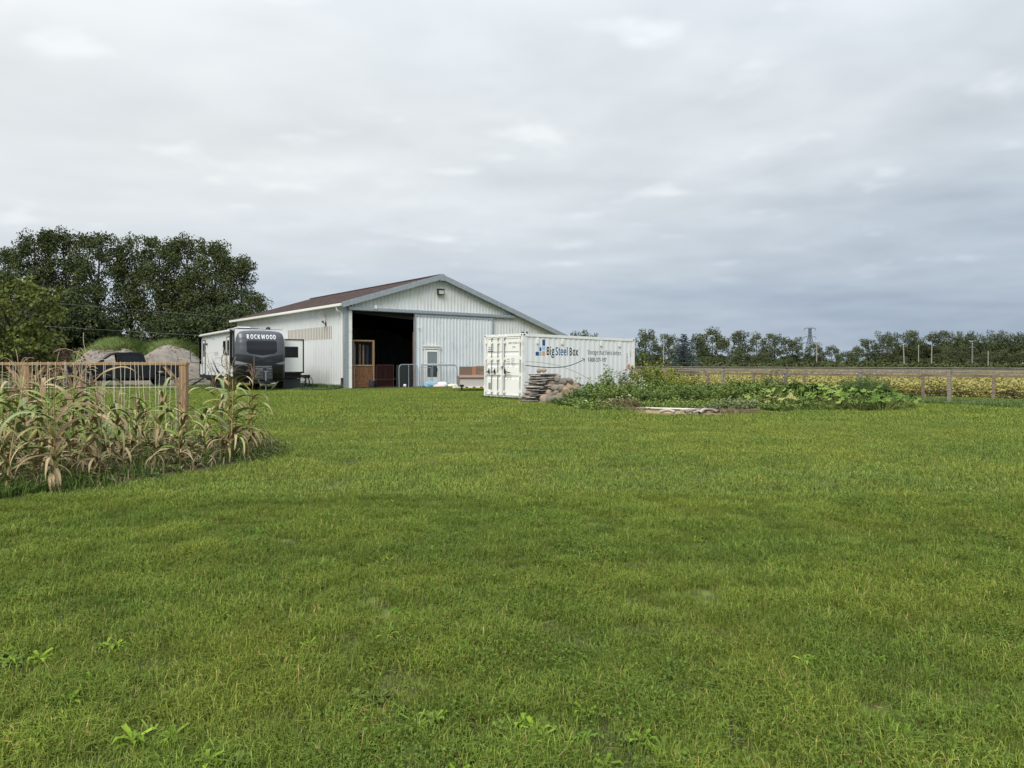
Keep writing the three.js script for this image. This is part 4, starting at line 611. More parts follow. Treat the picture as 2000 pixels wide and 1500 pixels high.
function broadleaf({ H, base, R, prof, n, cr, leaf, per, pal, seed, trunkR, limbs = 26, lean = 0, flat = 0.75 }) {
  const r = rng(seed), s = new Soup(), tm = mb(), C = [];
  let guard = 0;
  while (C.length < n && guard++ < n * 40) {
    const f = r(), y = lerp(base, H - cr * 0.5, f), rad = R * prof((y - base) / (H - base)), a = r() * 6.283, q = Math.pow(r(), 0.42) * rad;
    const c = V(Math.cos(a) * q + lean * f, y, Math.sin(a) * q);
    if (C.some(o => o.distanceTo(c) < cr * 0.72)) continue; C.push(c);
  }
  for (const c of C) {
    const k = cr * (0.65 + r() * 0.6), ct = r(), m = Math.round(per * (0.6 + r() * 0.8)), st = V(0.8 + r() * 0.5, flat + r() * 0.4, 0.8 + r() * 0.5);
    for (let i = 0; i < m; i++) {
      const d = V(r() - 0.5, r() - 0.5, r() - 0.5).normalize(), q = k * Math.pow(r(), 0.45), p = c.clone().add(d.clone().multiply(st).multiplyScalar(q));
      const ld = d.clone().add(V(r() - 0.5, r() - 0.75, r() - 0.5).multiplyScalar(1.5)).normalize(), L = leaf * (0.7 + r() * 0.7);
      leafFace(s, p, ld, L, L * 0.75, tint(pal, clamp(ct * 0.6 + r() * 0.5), r()), r);
    }
  }
  const top = H * 0.9, N = 7; let px = 0, pz = 0;
  const tp = []; for (let i = 0; i <= N; i++) { tp.push(V(px + lean * i / N * 0.7, top * i / N - (i ? 0 : 0.15), pz)); px += (r() - 0.5) * trunkR * 1.2; pz += (r() - 0.5) * trunkR * 1.2; }
  for (let i = 0; i < N; i++) tm.cyl(tp[i], tp[i + 1], trunkR * (1 - i / N * 0.85) * (i ? 1 : 1.25), trunkR * (1 - (i + 1) / N * 0.85), 7, false);
  for (const c of C.slice(0, limbs)) {
    const hd = Math.hypot(c.x, c.z), y0 = clamp(c.y - hd * 0.9 - H * 0.06, base * 0.6, top * 0.95), f = y0 / top * N, i = Math.min(N - 1, Math.floor(f)), p0 = tp[i].clone().lerp(tp[i + 1], f - i), R0 = trunkR * (1 - f / N * 0.85) * 0.5;
    const mid = p0.clone().lerp(c, 0.5).add(V((r() - 0.5) * 0.3, hd * 0.08, (r() - 0.5) * 0.3));
    tm.cyl(p0, mid, R0, R0 * 0.6, 5, false); tm.cyl(mid, c, R0 * 0.6, R0 * 0.2, 5, false);
  }
  return { crown: s.geo(), trunk: tm.geo() };
}
const ROUND = f => Math.sqrt(Math.max(0, 1 - Math.pow(f * 1.9 - 0.95, 2))) * 0.95 + 0.08, POPLAR = f => 0.35 + 0.75 * Math.pow(Math.sin(Math.PI * clamp(f * 0.86 + 0.1)), 0.7), OPEN = f => 0.45 + 0.55 * Math.sin(Math.PI * clamp(f * 0.8 + 0.2)), COLUMN = f => 0.6 + 0.5 * Math.sin(Math.PI * clamp(f + 0.05));
function treeKind(name, o) { const g = broadleaf(o); return { name, g, H: o.H, R: o.R }; }
function plantTree(k, label, category, group, pos, H, wide, turn) {
  const t = thing(k.name, label, category, group, pos, turn); const s = H / k.H; t.scale.set(s * wide, s, s * wide);
  part('trunk', k.g.trunk, M.bark, t); part('crown', k.g.crown, M.leaf, t); return t;
}
{ // tall dark trees behind the trailer
  const K = [11, 12, 13].map(sd => treeKind('poplar_tree', { H: 15, base: 1.6, R: 2.9, prof: POPLAR, n: 104, cr: 0.85, leaf: 0.19, per: 205, pal: GREEN.dark, seed: sd, trunkR: 0.3, limbs: 46 }));
  const open = treeKind('poplar_tree', { H: 15, base: 6.2, R: 2.5, prof: OPEN, n: 64, cr: 0.85, leaf: 0.19, per: 160, pal: GREEN.dark, seed: 17, trunkR: 0.24, limbs: 58 });
  const T = [ // px, top, Z, kind, width, label
    [4, 486, 88, 1, 0.8, 'dark tree cut by the left edge of the photo, behind the yellowish tree'],
    [66, 447, 76, 0, 1.0, 'tallest dark tree, second from the left in the row behind the pickup'],
    [126, 452, 79, 1, 1.0, 'dark tree in the row behind the pickup, third from the left'],
    [188, 455, 76, 2, 1.0, 'dark tree left of the sky gap behind the pickup'],
    [258, 462, 77, 3, 0.85, 'open-limbed tree with bare lower trunk beside the sky gap'],
    [312, 460, 75, 0, 1.0, 'dark tree right of the open-limbed tree behind the pickup'],
    [368, 464, 78, 1, 0.95, 'dark tree behind the cab end of the white travel trailer'],
    [420, 474, 74, 2, 1.0, 'dark tree above the travel trailer, second from the right of the row'],
    [460, 502, 73, 1, 0.85, 'shorter dark tree ending the row beside the barn roof'],
    [489, 575, 70, 0, 0.8, 'low leafy tree showing over the back of the barn roof'],
  ];
  for (const [px, top, Z, k, w, label] of T) { const kk = k === 3 ? open : K[k], H = EYE + (HY - top) / F * Z; plantTree(kk, label, 'tree', 'tall dark trees behind the trailer', [gx(px, Z), 0, -Z], H, w * 15 / H * 0.97, px * 0.7); }
  const U = [21, 22].map(sd => treeKind('understory_tree', { H: 6, base: 0.3, R: 2.3, prof: COLUMN, n: 50, cr: 0.8, leaf: 0.2, per: 190, pal: GREEN.deep, seed: sd, trunkR: 0.12, limbs: 18 }));
  const UL = [[78, 585, 68], [118, 575, 69], [152, 590, 68], [188, 600, 69], [220, 640, 70], [296, 632, 68], [330, 610, 69], [364, 615, 67], [402, 600, 68], [440, 600, 67], [478, 612, 66], [20, 610, 70]];
  UL.forEach(([px, top, Z], i) => plantTree(U[i % 2], 'dark undergrowth tree below the row of tall dark trees', 'tree', 'dark undergrowth below the tall trees', [gx(px, Z), 0, -Z], EYE + (HY - top) / F * Z, 1.0, i * 1.7));
  // the nearer yellowish tree at the left edge
  const near = treeKind('maple_tree', { H: 6.3, base: 0.7, R: 2.5, prof: ROUND, n: 64, cr: 0.6, leaf: 0.2, per: 120, pal: GREEN.olive, seed: 31, trunkR: 0.16, limbs: 30, flat: 0.5 });
  plantTree(near, 'yellowish green tree at the left edge in front of the dark row', 'tree', null, [gx(28, 42), 0, -42], EYE + (HY - 542) / F * 42, 1.0, 0.4);
  const bsh = treeKind('bush', { H: 1.9, base: 0.1, R: 1.1, prof: ROUND, n: 26, cr: 0.36, leaf: 0.13, per: 80, pal: [[0.07, 0.045, 0.035], [0.12, 0.08, 0.05]], seed: 33, trunkR: 0.05, limbs: 12 });
  plantTree(bsh, 'reddish brown bush below the yellowish tree at left', 'bush', null, [gx(104, 47), 0, -47], 2.5, 0.9, 0.2);
}
{ // distant wood to the right, behind the field
  const B = [41, 42, 43, 44].map(sd => treeKind('woodland_tree', { H: 10, base: 1.4, R: 2.7, prof: ROUND, n: 46, cr: 0.85, leaf: 0.28, per: 95, pal: GREEN.far, seed: sd, trunkR: 0.16, limbs: 20 }));
  const O = [51, 52].map(sd => treeKind('woodland_tree', { H: 10, base: 4.2, R: 2.6, prof: ROUND, n: 34, cr: 0.8, leaf: 0.28, per: 80, pal: GREEN.far, seed: sd, trunkR: 0.15, limbs: 34, flat: 0.5 }));
  const S = [61, 62].map(sd => treeKind('woodland_tree', { H: 8, base: 0.3, R: 2.1, prof: COLUMN, n: 34, cr: 0.8, leaf: 0.28, per: 80, pal: GREEN.far, seed: sd, trunkR: 0.1, limbs: 10 }));
  const kinds = { b: B, o: O, s: S }; let i = 0;
  const G = 'trees of the distant wood';
  const T = [ // px, top row, Z, kind, width factor, label
    [1140, 640, 112, 's', 0.55, 'pointed treetop showing over the white container'], [1122, 650, 118, 's', 0.5, 'low treetop over the container, left of the pointed one'], [1157, 647, 116, 's', 0.45, 'narrow treetop over the container, right of the pointed one'],
    [1262, 643, 130, 'b', 52, 'tall green tree just right of the container end'], [1284, 668, 132, 's', 30, 'low tree left of the pale pole near the container'], [1308, 649, 136, 'o', 44, 'loose tree right of the pale pole near the container'], [1330, 668, 140, 's', 44, 'tree standing directly behind the blue spruce'],
    [1366, 652, 134, 'b', 46, 'tree at the right shoulder of the blue spruce'], [1390, 640, 136, 'b', 66, 'broad high tree right of the blue spruce'], [1412, 660, 132, 's', 36, 'low tree under the right side of the broad high tree'], [1436, 676, 138, 's', 30, 'low tree in the dip right of the broad high tree'],
    [1447, 643, 140, 'o', 48, 'bare-stemmed tree with flat crown after the dip'], [1478, 650, 138, 'b', 46, 'round-crowned tree right of the flat-crowned one'], [1514, 648, 136, 'o', 42, 'umbrella-shaped tree with bare stem left of the pylon'], [1498, 680, 136, 's', 34, 'low tree under the left side of the umbrella-shaped tree'],
    [1547, 658, 138, 'b', 56, 'round tree next left of the pylon'], [1592, 670, 134, 'b', 46, 'dark tree in front of the pylon'], [1624, 676, 138, 's', 34, 'pale green tree right of the dark tree in front of the pylon'],
    [1652, 683, 142, 's', 34, 'lowest tree in the gap right of the pylon'], [1674, 677, 140, 's', 32, 'small tree climbing from the gap towards the right wood'], [1697, 661, 144, 'o', 46, 'loose pale tree at the left end of the right wood'], [1724, 649, 142, 'b', 40, 'dark tree second in the right wood'],
    [1748, 652, 144, 'b', 36, 'tree left of the leaning pole in the right wood'], [1775, 642, 142, 'o', 44, 'highest open tree above the leaning pole'], [1800, 660, 146, 'b', 36, 'tree above the second pale pole'], [1832, 643, 142, 'o', 50, 'broad tree above the third pale pole'], [1860, 652, 144, 'b', 44, 'dark tree right of the third pale pole'],
    [1888, 647, 146, 'b', 46, 'dark tree behind the grey utility pole'], [1918, 653, 144, 'b', 44, 'dark tree right of the grey utility pole'], [1946, 647, 146, 'b', 46, 'dark tree near the right edge, third from the edge'], [1972, 654, 146, 'b', 40, 'dark tree near the right edge, second from the edge'], [2000, 648, 144, 'b', 46, 'dark tree cut by the right edge of the photo'],
  ];
  for (const [px, top, Z, k, w, label] of T) { const kk = kinds[k][i++ % kinds[k].length], H = EYE + (HY - top) / F * Z, D = w < 2 ? w * 5 : w / F * Z; plantTree(kk, label, 'tree', G, [gx(px, Z), 0, -Z], H, D / (2 * (kk.R + 0.55)) * kk.H / H, i * 2.3); }
  // undergrowth in front of the wood: small bushy trees one behind another
  const r = rng(71); let n = 0;
  for (let px = 1235; px < 2020; px += 17 + r() * 12) { const Z = 116 + r() * 12, top = 684 + r() * 26 - (px > 1850 ? 12 : 0), H = EYE + (HY - top) / F * Z; plantTree(S[n++ % 2], 'low bushy tree at the foot of the distant wood', 'tree', 'low bushy trees edging the wood', [gx(px, Z), 0, -Z], H, 8 / H * 0.5 * (0.8 + r() * 0.5), r() * 6); }
  // the mass of the wood behind, one object
  const g = broadleaf({ H: 9, base: 0.2, R: 3, prof: COLUMN, n: 40, cr: 1.1, leaf: 0.5, per: 46, pal: GREEN.deep, seed: 77, trunkR: 0.15, limbs: 6 });
  const list = []; for (let px = 1225; px < 2060; px += 15) for (const Z of [150, 162]) { const p2 = px + r() * 12, hill = sstep(1690, 1830, p2), dip = 1 - 0.45 * Math.exp(-Math.pow((p2 - 1650) / 45, 2)); list.push([gx(p2, Z), Z, lerp(3.3, 6.2, hill) * dip * (0.75 + r() * 0.4) / 9]); }
  const im = fin(new THREE.InstancedMesh(g.crown, M.leaf, list.length)); const d = new THREE.Object3D(); list.forEach(([x, Z, s], k) => { d.position.set(x, 0, -Z); d.rotation.y = k * 2.1; d.scale.set(s * 1.25, s, s * 1.25); d.updateMatrix(); im.setMatrixAt(k, d.matrix); });
  im.name = 'wood'; scene.add(im); tag(im, 'dark mass of the wood behind the separate trees at right', 'wood', null, 'stuff');
}
{ // blue spruce beyond the fences
  const r = rng(81), s = new Soup(), H = 3.5; const t = thing('blue_spruce', 'blue-grey spruce with a short bare trunk beyond the fence', 'spruce tree', null, [gx(1336, 50), 0, -50]);
  const tr = mb().cyl([0, -0.1, 0], [0, H * 0.95, 0], 0.07, 0.01, 8);
  for (let y = 0.62; y < H - 0.05; y += 0.115) {
    const f = (y - 0.6) / (H - 0.6), rad = 1.32 * Math.pow(1 - f, 0.82) + 0.05, nb = Math.max(5, Math.round(15 * (1 - f)));
    for (let b = 0; b < nb; b++) {
      const a = (b + r()) / nb * 6.283 + y * 7, L = rad * (0.75 + r() * 0.4), dir = V(Math.cos(a), -0.12 + f * 0.5, Math.sin(a)).normalize();
      for (let q = 0.15; q <= 1; q += 0.085 / Math.max(L, 0.3)) for (const sd of [-1, 1, 0]) {
        const p = V(0, y, 0).addScaledVector(dir, L * q); const dd = dir.clone().add(V(-dir.z * sd, 0.25 + r() * 0.3, dir.x * sd).multiplyScalar(0.8)).normalize();
        leafFace(s, p, dd, 0.18 * (0.7 + r() * 0.5), 0.075, tint([[0.075, 0.1, 0.105], [0.17, 0.215, 0.24]], r(), r()), r);
      }
      if (b % 3 === 0) tr.cyl(V(0, y, 0), V(0, y, 0).addScaledVector(dir, L * 0.8), 0.014, 0.004, 4, false);
    }
  }
  part('trunk', tr.geo(), M.bark, t); part('crown', s.geo(), M.leaf, t);
}
// ---------------------------------------------------------------- banks and heaps at left
function heap(name, label, pos, rx, rz, h, seed) {
  const n = 64, m = 30, p = [], c = [], idx = [];
  for (let j = 0; j <= m; j++) for (let i = 0; i <= n; i++) { const a = i / n * Math.PI * 2, q = j / m, ca = Math.cos(a), sa = Math.sin(a); const e = 1 + 0.25 * (fbm(ca * 1.5 + seed, sa * 1.5, 3.1, 3) - 0.5); const x = ca * q * rx * e, z = sa * q * rz * e; const y = h * Math.pow(Math.max(0, 1 - Math.pow(q, 2.0)), 0.95) * (1 + 0.5 * (fbm(x * 0.7 + seed, z * 0.7, 1, 3) - 0.5)) + (1 - q) * 0.16 * (fbm(x * 6, z * 6, seed, 3) - 0.5) - q * 0.02; p.push(x, y, z); const k = fbm(x * 9 + seed, z * 9, 5, 4), kk = fbm(x * 1.3, z * 1.3, seed, 3); const v = 0.45 + 1.05 * k; c.push(0.2 * v * lerp(0.92, 1.08, kk), 0.176 * v, 0.15 * v); }
  for (let j = 0; j < m; j++) for (let i = 0; i < n; i++) { const a = j * (n + 1) + i; idx.push(a, a + 1, a + n + 1, a + 1, a + n + 2, a + n + 1); }
  const g = new THREE.BufferGeometry(); g.setAttribute('position', new THREE.Float32BufferAttribute(p, 3)); g.setAttribute('color', new THREE.Float32BufferAttribute(c, 3)); g.setIndex(idx); g.computeVertexNormals(); metreUV(g);
  const t = thing(name, label, 'gravel heap', null, pos); part('mound', g, M.gravel, t);
  const r = rng(seed * 7), st = mb(); for (let i = 0; i < 420; i++) { const a = r() * 6.283, q = Math.pow(r(), 0.7), x = Math.cos(a) * q * rx, z = Math.sin(a) * q * rz; const y = h * Math.pow(Math.max(0, 1 - Math.pow(q, 2.0)), 0.95) * (1 + 0.5 * (fbm(x * 0.7 + seed, z * 0.7, 1, 3) - 0.5)); st.add(new THREE.IcosahedronGeometry(0.03 + r() * 0.07, 0), [x, y + 0.01, z], [r() * 3, r() * 3, r() * 3]); }
  const sm2 = st.build('stones', plain(0x75685b, 1), t); sm2.userData.kind = 'stuff';
}
heap('gravel_heap', 'tan gravel heap behind the pickup cab', [gx(222, 50.5), 0, -50.5], 3.9, 2.6, 2.55, 3);
heap('gravel_heap', 'tan gravel heap between the pickup bed and the travel trailer', [gx(335, 51), 0, -51], 3.2, 2.6, 2.65, 8);
{ // tall reeds on a bank behind the heaps
  const r = rng(91), s = new Soup(); for (let i = 0; i < 46; i++) { const a = r() * 6.283, q = r() * 0.35, L = 0.8 + r() * 0.9, w = 0.03 + r() * 0.03, lean = 0.15 + r() * 0.4, col = tint([[0.075, 0.115, 0.03], [0.165, 0.205, 0.065]], r(), r()); const b = V(Math.cos(a) * q, 0, Math.sin(a) * q), sd = V(-Math.sin(a + 1), 0, Math.cos(a + 1)).multiplyScalar(w), m1 = b.clone().add(V(Math.cos(a) * lean * 0.3 * L, L * 0.6, Math.sin(a) * lean * 0.3 * L)), tip = b.clone().add(V(Math.cos(a) * lean * L, L * (1 - lean * 0.3), Math.sin(a) * lean * L)); s.quad(b.clone().sub(sd), b.clone().add(sd), m1.clone().add(sd), m1.clone().sub(sd), col); s.tri(m1.clone().sub(sd), m1.clone().add(sd), tip, col); }
  const g = s.geo(), list = []; for (let i = 0; i < 2600; i++) { const px = 110 + r() * 290, Z = 55 + r() * 9; const hump = Math.exp(-Math.pow((px - 232) / 62, 2)) * 2.0 + Math.exp(-Math.pow((px - 345) / 55, 2)) * 1.7; list.push([gx(px, Z), Math.max(0, hump + 0.1 - 0.09 * (63 - Z)), -Z, 0.75 + r() * 0.5]); }
  const im = fin(new THREE.InstancedMesh(g, M.leaf, list.length)), d = new THREE.Object3D(); list.forEach(([x, y, z, k], i) => { d.position.set(x, y, z); d.rotation.y = r() * 6.3; d.scale.setScalar(k); d.updateMatrix(); im.setMatrixAt(i, d.matrix); });
  im.name = 'reed_bank'; scene.add(im); tag(im, 'tall green reeds on the bank behind the gravel heaps', 'reeds', null, 'stuff');
  const n = 40, p = [], idx = []; for (let j = 0; j <= 12; j++) for (let i = 0; i <= n; i++) { const px = 90 + i / n * 330, Z = 53 + j; const hump = Math.exp(-Math.pow((px - 232) / 62, 2)) * 2.0 + Math.exp(-Math.pow((px - 345) / 55, 2)) * 1.7; p.push(gx(px, Z), Math.max(-0.05, hump + 0.06 - 0.09 * (63 - Z) - (j === 0 || j === 12 ? 3 : 0)), -Z); }
  for (let j = 0; j < 12; j++) for (let i = 0; i < n; i++) { const a = j * (n + 1) + i; idx.push(a, a + 1, a + n + 1, a + 1, a + n + 2, a + n + 1); }
  const bg = new THREE.BufferGeometry(); bg.setAttribute('position', new THREE.Float32BufferAttribute(p, 3)); bg.setIndex(idx); bg.computeVertexNormals(); metreUV(bg); const bm = part('earth_bank', bg, turfMat, scene); bm.userData.kind = 'structure';
}
// ---------------------------------------------------------------- poles, wires and the pylon
{
  const L = [[1296, 650, 104, 0.085, 'pale pole just left of the blue spruce', 0], [1595, 668, 104, 0.085, 'pale pole in front of the pylon', 0], [1767, 673, 104, 0.09, 'pale leaning pole, first of the poles before the right wood', -0.05], [1794, 676, 104, 0.08, 'pale straight pole right of the leaning one', 0], [1819, 676, 108, 0.09, 'pale pole, third before the right wood', 0.02], [1899, 672, 104, 0.12, 'grey utility pole with a crossarm before the right wood', 0], [1930, 688, 104, 0.08, 'short pale pole right of the grey utility pole', 0]];
  for (const [px, top, Z, w, label, lean] of L) { const H = EYE + (HY - top) / F * Z, t = thing('utility_pole', label, 'pole', 'poles along the far edge of the field', [gx(px, Z), 0, -Z]); t.rotation.z = -lean; const mt = w > 0.1 ? plain(0x6f706b, 0.9) : plain(0x8e8c82, 0.9); part('shaft', mb().cyl([0, -0.2, 0], [0, H, 0], w * 1.15, w * 0.75, 8).geo(), mt, t); if (w > 0.1) part('crossarm', mb().box(-0.45, 0.45, H - 0.5, H - 0.4, -0.06, 0.06).geo(), mt, t); part('insulator', mb().cyl([0, H, 0], [0, H + 0.14, 0], 0.04, 0.03, 6).geo(), M.whiteOld, t); }
  const t = thing('yard_lamp', 'small round white lamp on a short post at the right edge', 'lamp', null, [gx(1996, 104), 0, -104]); part('post', mb().cyl([0, 0, 0], [0, 1.35, 0], 0.05, 0.05, 6).geo(), M.darkSteel, t); part('globe', mb().add(new THREE.SphereGeometry(0.17, 12, 8), [0, 1.5, 0]).geo(), M.white, t);
  const p = thing('electricity_pylon', 'steel lattice electricity pylon rising above the distant wood', 'pylon', null, [gx(1582, 400), 0, -400], 0.15), st = plain(0x565a5f, 0.7, 0.2), w = y => lerp(3.2, 0.55, clamp(y / 17.5)) , leg = mb(), br = mb();
  const lv = [0, 4, 7.5, 10.5, 13, 15, 16.6, 18.2, 19.8, 21.5]; for (let i = 0; i + 1 < lv.length; i++) { const a = lv[i], b = lv[i + 1], wa = w(a), wb = w(b); for (const [sx, sz] of [[1, 1], [1, -1], [-1, 1], [-1, -1]]) leg.bar([sx * wa, a, sz * wa], [sx * wb, b, sz * wb], 0.2, 0.2); for (const s of [-1, 1]) { br.bar([-wa, a, s * wa], [wb, b, s * wb], 0.12, 0.12).bar([wa, a, s * wa], [-wb, b, s * wb], 0.12, 0.12).bar([s * wa, a, -wa], [s * wb, b, wb], 0.12, 0.12).bar([-wb, b, s * wb], [wb, b, s * wb], 0.12, 0.12); } }
  leg.build('legs', st, p); br.build('bracing', st, p);
  for (const [y, half] of [[21.4, 3.4], [16.6, 3.6], [13.2, 4.6]]) part('crossarm', mb().bar([-half, y, 0], [half, y, 0], 0.2, 0.2).bar([-half, y, 0], [0, y + 0.9, 0], 0.12, 0.12).bar([half, y, 0], [0, y + 0.9, 0], 0.12, 0.12).bar([-half, y, 0], [-half, y - 1.4, 0], 0.14, 0.14).bar([half, y, 0], [half, y - 1.4, 0], 0.14, 0.14).geo(), st, p);
  const wire = (pts, label) => { const m = part('overhead_wire', mb().tube(pts, 0.009, 5, 60).geo(), plain(0x6f7272, 0.6, 0.3), scene); tag(m, label, 'wire', 'overhead wires at left'); };
  wire([at(-60, 580, 56), at(105, 592, 58), at(250, 604, 60), at(400, 616, 62), at(520, 626, 64)], 'upper overhead wire crossing the dark trees at left');
  wire([at(-60, 630, 56), at(85, 637, 57), at(200, 644, 58), at(320, 651, 59), at(420, 657, 60)], 'lower overhead wire crossing the dark trees at left');
}
// ---------------------------------------------------------------- fences at right
{
  const r = rng(101), t = thing('paddock_fence', 'weathered grey board fence with square posts, the nearer of the two fences', 'fence', null, [FENCE_A[0], 0, FENCE_A[1]], Math.atan2(-FENCE_D[1], FENCE_D[0]));
  const S = Math.hypot(...FENCE_D), n0 = -3, n1 = 6;            // local x runs to the right and nearer
  for (let i = n0; i <= n1; i++) { const h = 1.17 + r() * 0.03; part('post', mb().box(i * S - 0.055, i * S + 0.055, -0.1, h, -0.055, 0.055, 0.008).geo(), M.woodGrey, t).rotation.set((r() - 0.5) * 0.012, 0, (r() - 0.5) * 0.012); }
  for (let i = n0; i < n1; i++) {
    const a = i * S, b = (i + 1) * S, j = () => (r() - 0.5) * 0.025;
    part('rail', mb().bar([a - 0.06, 1.2 + j(), -0.075], [b + 0.06, 1.2 + j(), -0.075], 0.04, 0.12).geo(), M.woodGrey, t);
    part('rail', mb().bar([a - 0.03, 1.085 + j() * 0.6, -0.085], [b + 0.03, 1.085 + j() * 0.6, -0.085], 0.04, 0.075).geo(), M.woodGrey, t);
    part('cap_board', mb().bar([a, 1.272 + j() * 0.4, -0.09], [b, 1.272 + j() * 0.4, -0.09], 0.13, 0.022).geo(), M.woodGrey, t);
    part('bottom_board', mb().bar([a, 0.07, -0.06], [b, 0.07, -0.06], 0.03, 0.09).geo(), M.woodGrey, t);
  }
  const w = mb(); for (let y = 0.18; y < 1.02; y += 0.155) w.cyl([n0 * S, y, 0.058], [n1 * S, y, 0.058], 0.0022, 0.0022, 3, false); for (let x = n0 * S; x < n1 * S; x += 0.155) w.cyl([x, 0.1, 0.058], [x, 1.05, 0.058], 0.0018, 0.0018, 3, false);
  w.build('wire_mesh', plain(0x9a9a94, 0.6, 0.4), t);
  const t2 = thing('rail_fence', 'lower brown rail fence at the edge of the yellow field, behind the grey fence', 'fence', null, [FENCE_B[0], 0, FENCE_B[1]], Math.atan2(-FENCE_E[1], FENCE_E[0]));
  const S2 = Math.hypot(...FENCE_E);
  for (let i = -4; i <= 8; i++) part('post', mb().box(i * S2 - 0.05, i * S2 + 0.05, -0.1, 0.98 + r() * 0.06, -0.05, 0.05, 0.008).geo(), M.woodBrown, t2);
  for (let i = -4; i < 8; i += 2) part('rail', mb().bar([i * S2, 0.93 + (r() - 0.5) * 0.03, -0.07], [(i + 2) * S2, 0.93 + (r() - 0.5) * 0.03, -0.07], 0.04, 0.1).geo(), M.woodBrown, t2);
  const pst = part('stub_post', mb().box(-0.06, 0.06, -0.05, 0.62, -0.06, 0.06, 0.01).geo(), M.woodGrey, scene); pst.position.set(gx(1724, 28.6), 0, -28.6); tag(pst, 'short grey post stub standing behind the dark green mound of leaves', 'post');
}
// ---------------------------------------------------------------- string trellis behind the corn
{
  const Z = 12.5, t = thing('bean_trellis', 'cedar post trellis hung with pale twine behind the corn', 'trellis', null, [gx(360, Z), 0, -Z]);
  const X = px => gx(px, Z) - gx(360, Z);
  for (const px of [359, 53]) part('post', mb().box(X(px) - 0.06, X(px) + 0.06, -0.1, 1.378, -0.06, 0.06, 0.006).geo(), M.woodNew, t);
  part('post', mb().box(X(155) - 0.045, X(155) + 0.045, -0.1, 1.378, -0.15, -0.07, 0.004).geo(), M.woodBrown, t);
  part('top_rail', mb().box(X(-190), X(367), 1.38, 1.43, -0.07, 0.07, 0.005).geo(), M.woodNew, t);
  for (const [px, s] of [[359, -1], [53, 1], [53, -1]]) part('brace', mb().bar([X(px) + s * 0.34, 1.37, 0], [X(px) + s * 0.06, 1.02, 0], 0.088, 0.038).geo(), M.woodNew, t);
  const r = rng(111), g = [0, 1, 2, 3].map(() => { const a = r() * 0.02; return mb().tube([[0, 1.44, 0.075], [a, 1.0, 0.078], [a * 1.5 + 0.01, 0.5, 0.075], [a * 1.2, 0.02, 0.06]], 0.0042, 4, 8).geo(); });
  for (let px = -20; px < 350; px += 7 + r() * 6.5) { if (Math.abs(px - 53) < 9) continue; const m = part('twine', g[Math.floor(r() * 4)], M.twine, t); m.position.set(X(px), 0, 0); m.rotation.z = (r() - 0.5) * 0.06; m.scale.x = r() < 0.5 ? -1 : 1; }
  part('cross_twine', mb().tube([[X(-60), 1.0, 0.08], [X(150), 0.985, 0.082], [X(352), 1.0, 0.08]], 0.004, 4, 40).geo(), M.twine, t);
}
// ---------------------------------------------------------------- sweet corn
const LEAFPAL = { green: [[0.1, 0.16, 0.028], [0.2, 0.255, 0.07]], fade: [[0.145, 0.175, 0.045], [0.3, 0.285, 0.115]], tan: [[0.2, 0.15, 0.078], [0.37, 0.29, 0.165]], brown: [[0.15, 0.1, 0.055], [0.27, 0.19, 0.115]], grey: [[0.13, 0.175, 0.075], [0.27, 0.3, 0.15]] };
function cornLeaf(r, len, wid, a0, bend, pal, hang = 0) {
  const n = 11, q = 4, p = [], c = [], idx = []; let x = 0, y = 0, z = 0, yaw = 0; const tw = (r() - 0.5) * 1.6, yawRate = (r() - 0.5) * 0.9, ph = r() * 6, pw = 1.1 + r() * 0.9, dry = r();
  for (let i = 0; i <= n; i++) {
    const s = i / n, a = a0 - bend * Math.pow(s, pw); if (i) { x += Math.cos(a) * Math.cos(yaw) * len / n; z += Math.cos(a) * Math.sin(yaw) * len / n; y += Math.sin(a) * len / n; yaw += yawRate / n; }
    const w = wid / 2 * Math.min(1, 0.45 + s * 3.2) * Math.pow(Math.max(0, 1 - s), 0.55) * (1 + 0.12 * Math.sin(s * 9 + ph)), roll = tw * s;
    for (let j = 0; j <= q; j++) {
      const v = (j / q - 0.5) * 2, up = Math.abs(v) * 0.35 * w + Math.sin(s * 17 + ph + (v > 0 ? 1.7 : 0)) * 0.16 * w * Math.abs(v);
      const lx = -Math.sin(a) * up, ly = Math.cos(a) * up, cr = Math.cos(roll), sr = Math.sin(roll);
      p.push(x + lx * Math.cos(yaw) - Math.sin(yaw) * v * w * cr, y + ly + v * w * sr, z + lx * Math.sin(yaw) + Math.cos(yaw) * v * w * cr);
      const t = clamp(0.15 + 0.5 * s * dry + (noise(s * 7 + ph * 9, v * 3 + 5, ph) - 0.4) * 0.9), tip = sstep(0.72 - 0.35 * dry, 1, s + Math.abs(v) * 0.12), mid = j === 2 ? 1.3 : 1;
      const col = mixc(mixc(pal[0], pal[1], t), LEAFPAL.tan[1], tip * 0.8); c.push(col[0] * mid, col[1] * mid, col[2] * mid);
    }
  }
  for (let i = 0; i < n; i++) for (let j = 0; j < q; j++) { const a = i * (q + 1) + j; idx.push(a, a + 1, a + q + 1, a + 1, a + q + 2, a + q + 1); }
  const g = new THREE.BufferGeometry(); g.setAttribute('position', new THREE.Float32BufferAttribute(p, 3)); g.setAttribute('color', new THREE.Float32BufferAttribute(c, 3)); g.setAttribute('uv', new THREE.Float32BufferAttribute(new Float32Array(p.length / 3 * 2), 2)); g.setIndex(idx); g.computeVertexNormals(); return g;
}
const cornMat = new THREE.MeshPhysicalMaterial({ roughness: 0.8, specularIntensity: 0.35, vertexColors: true, side: THREE.DoubleSide });
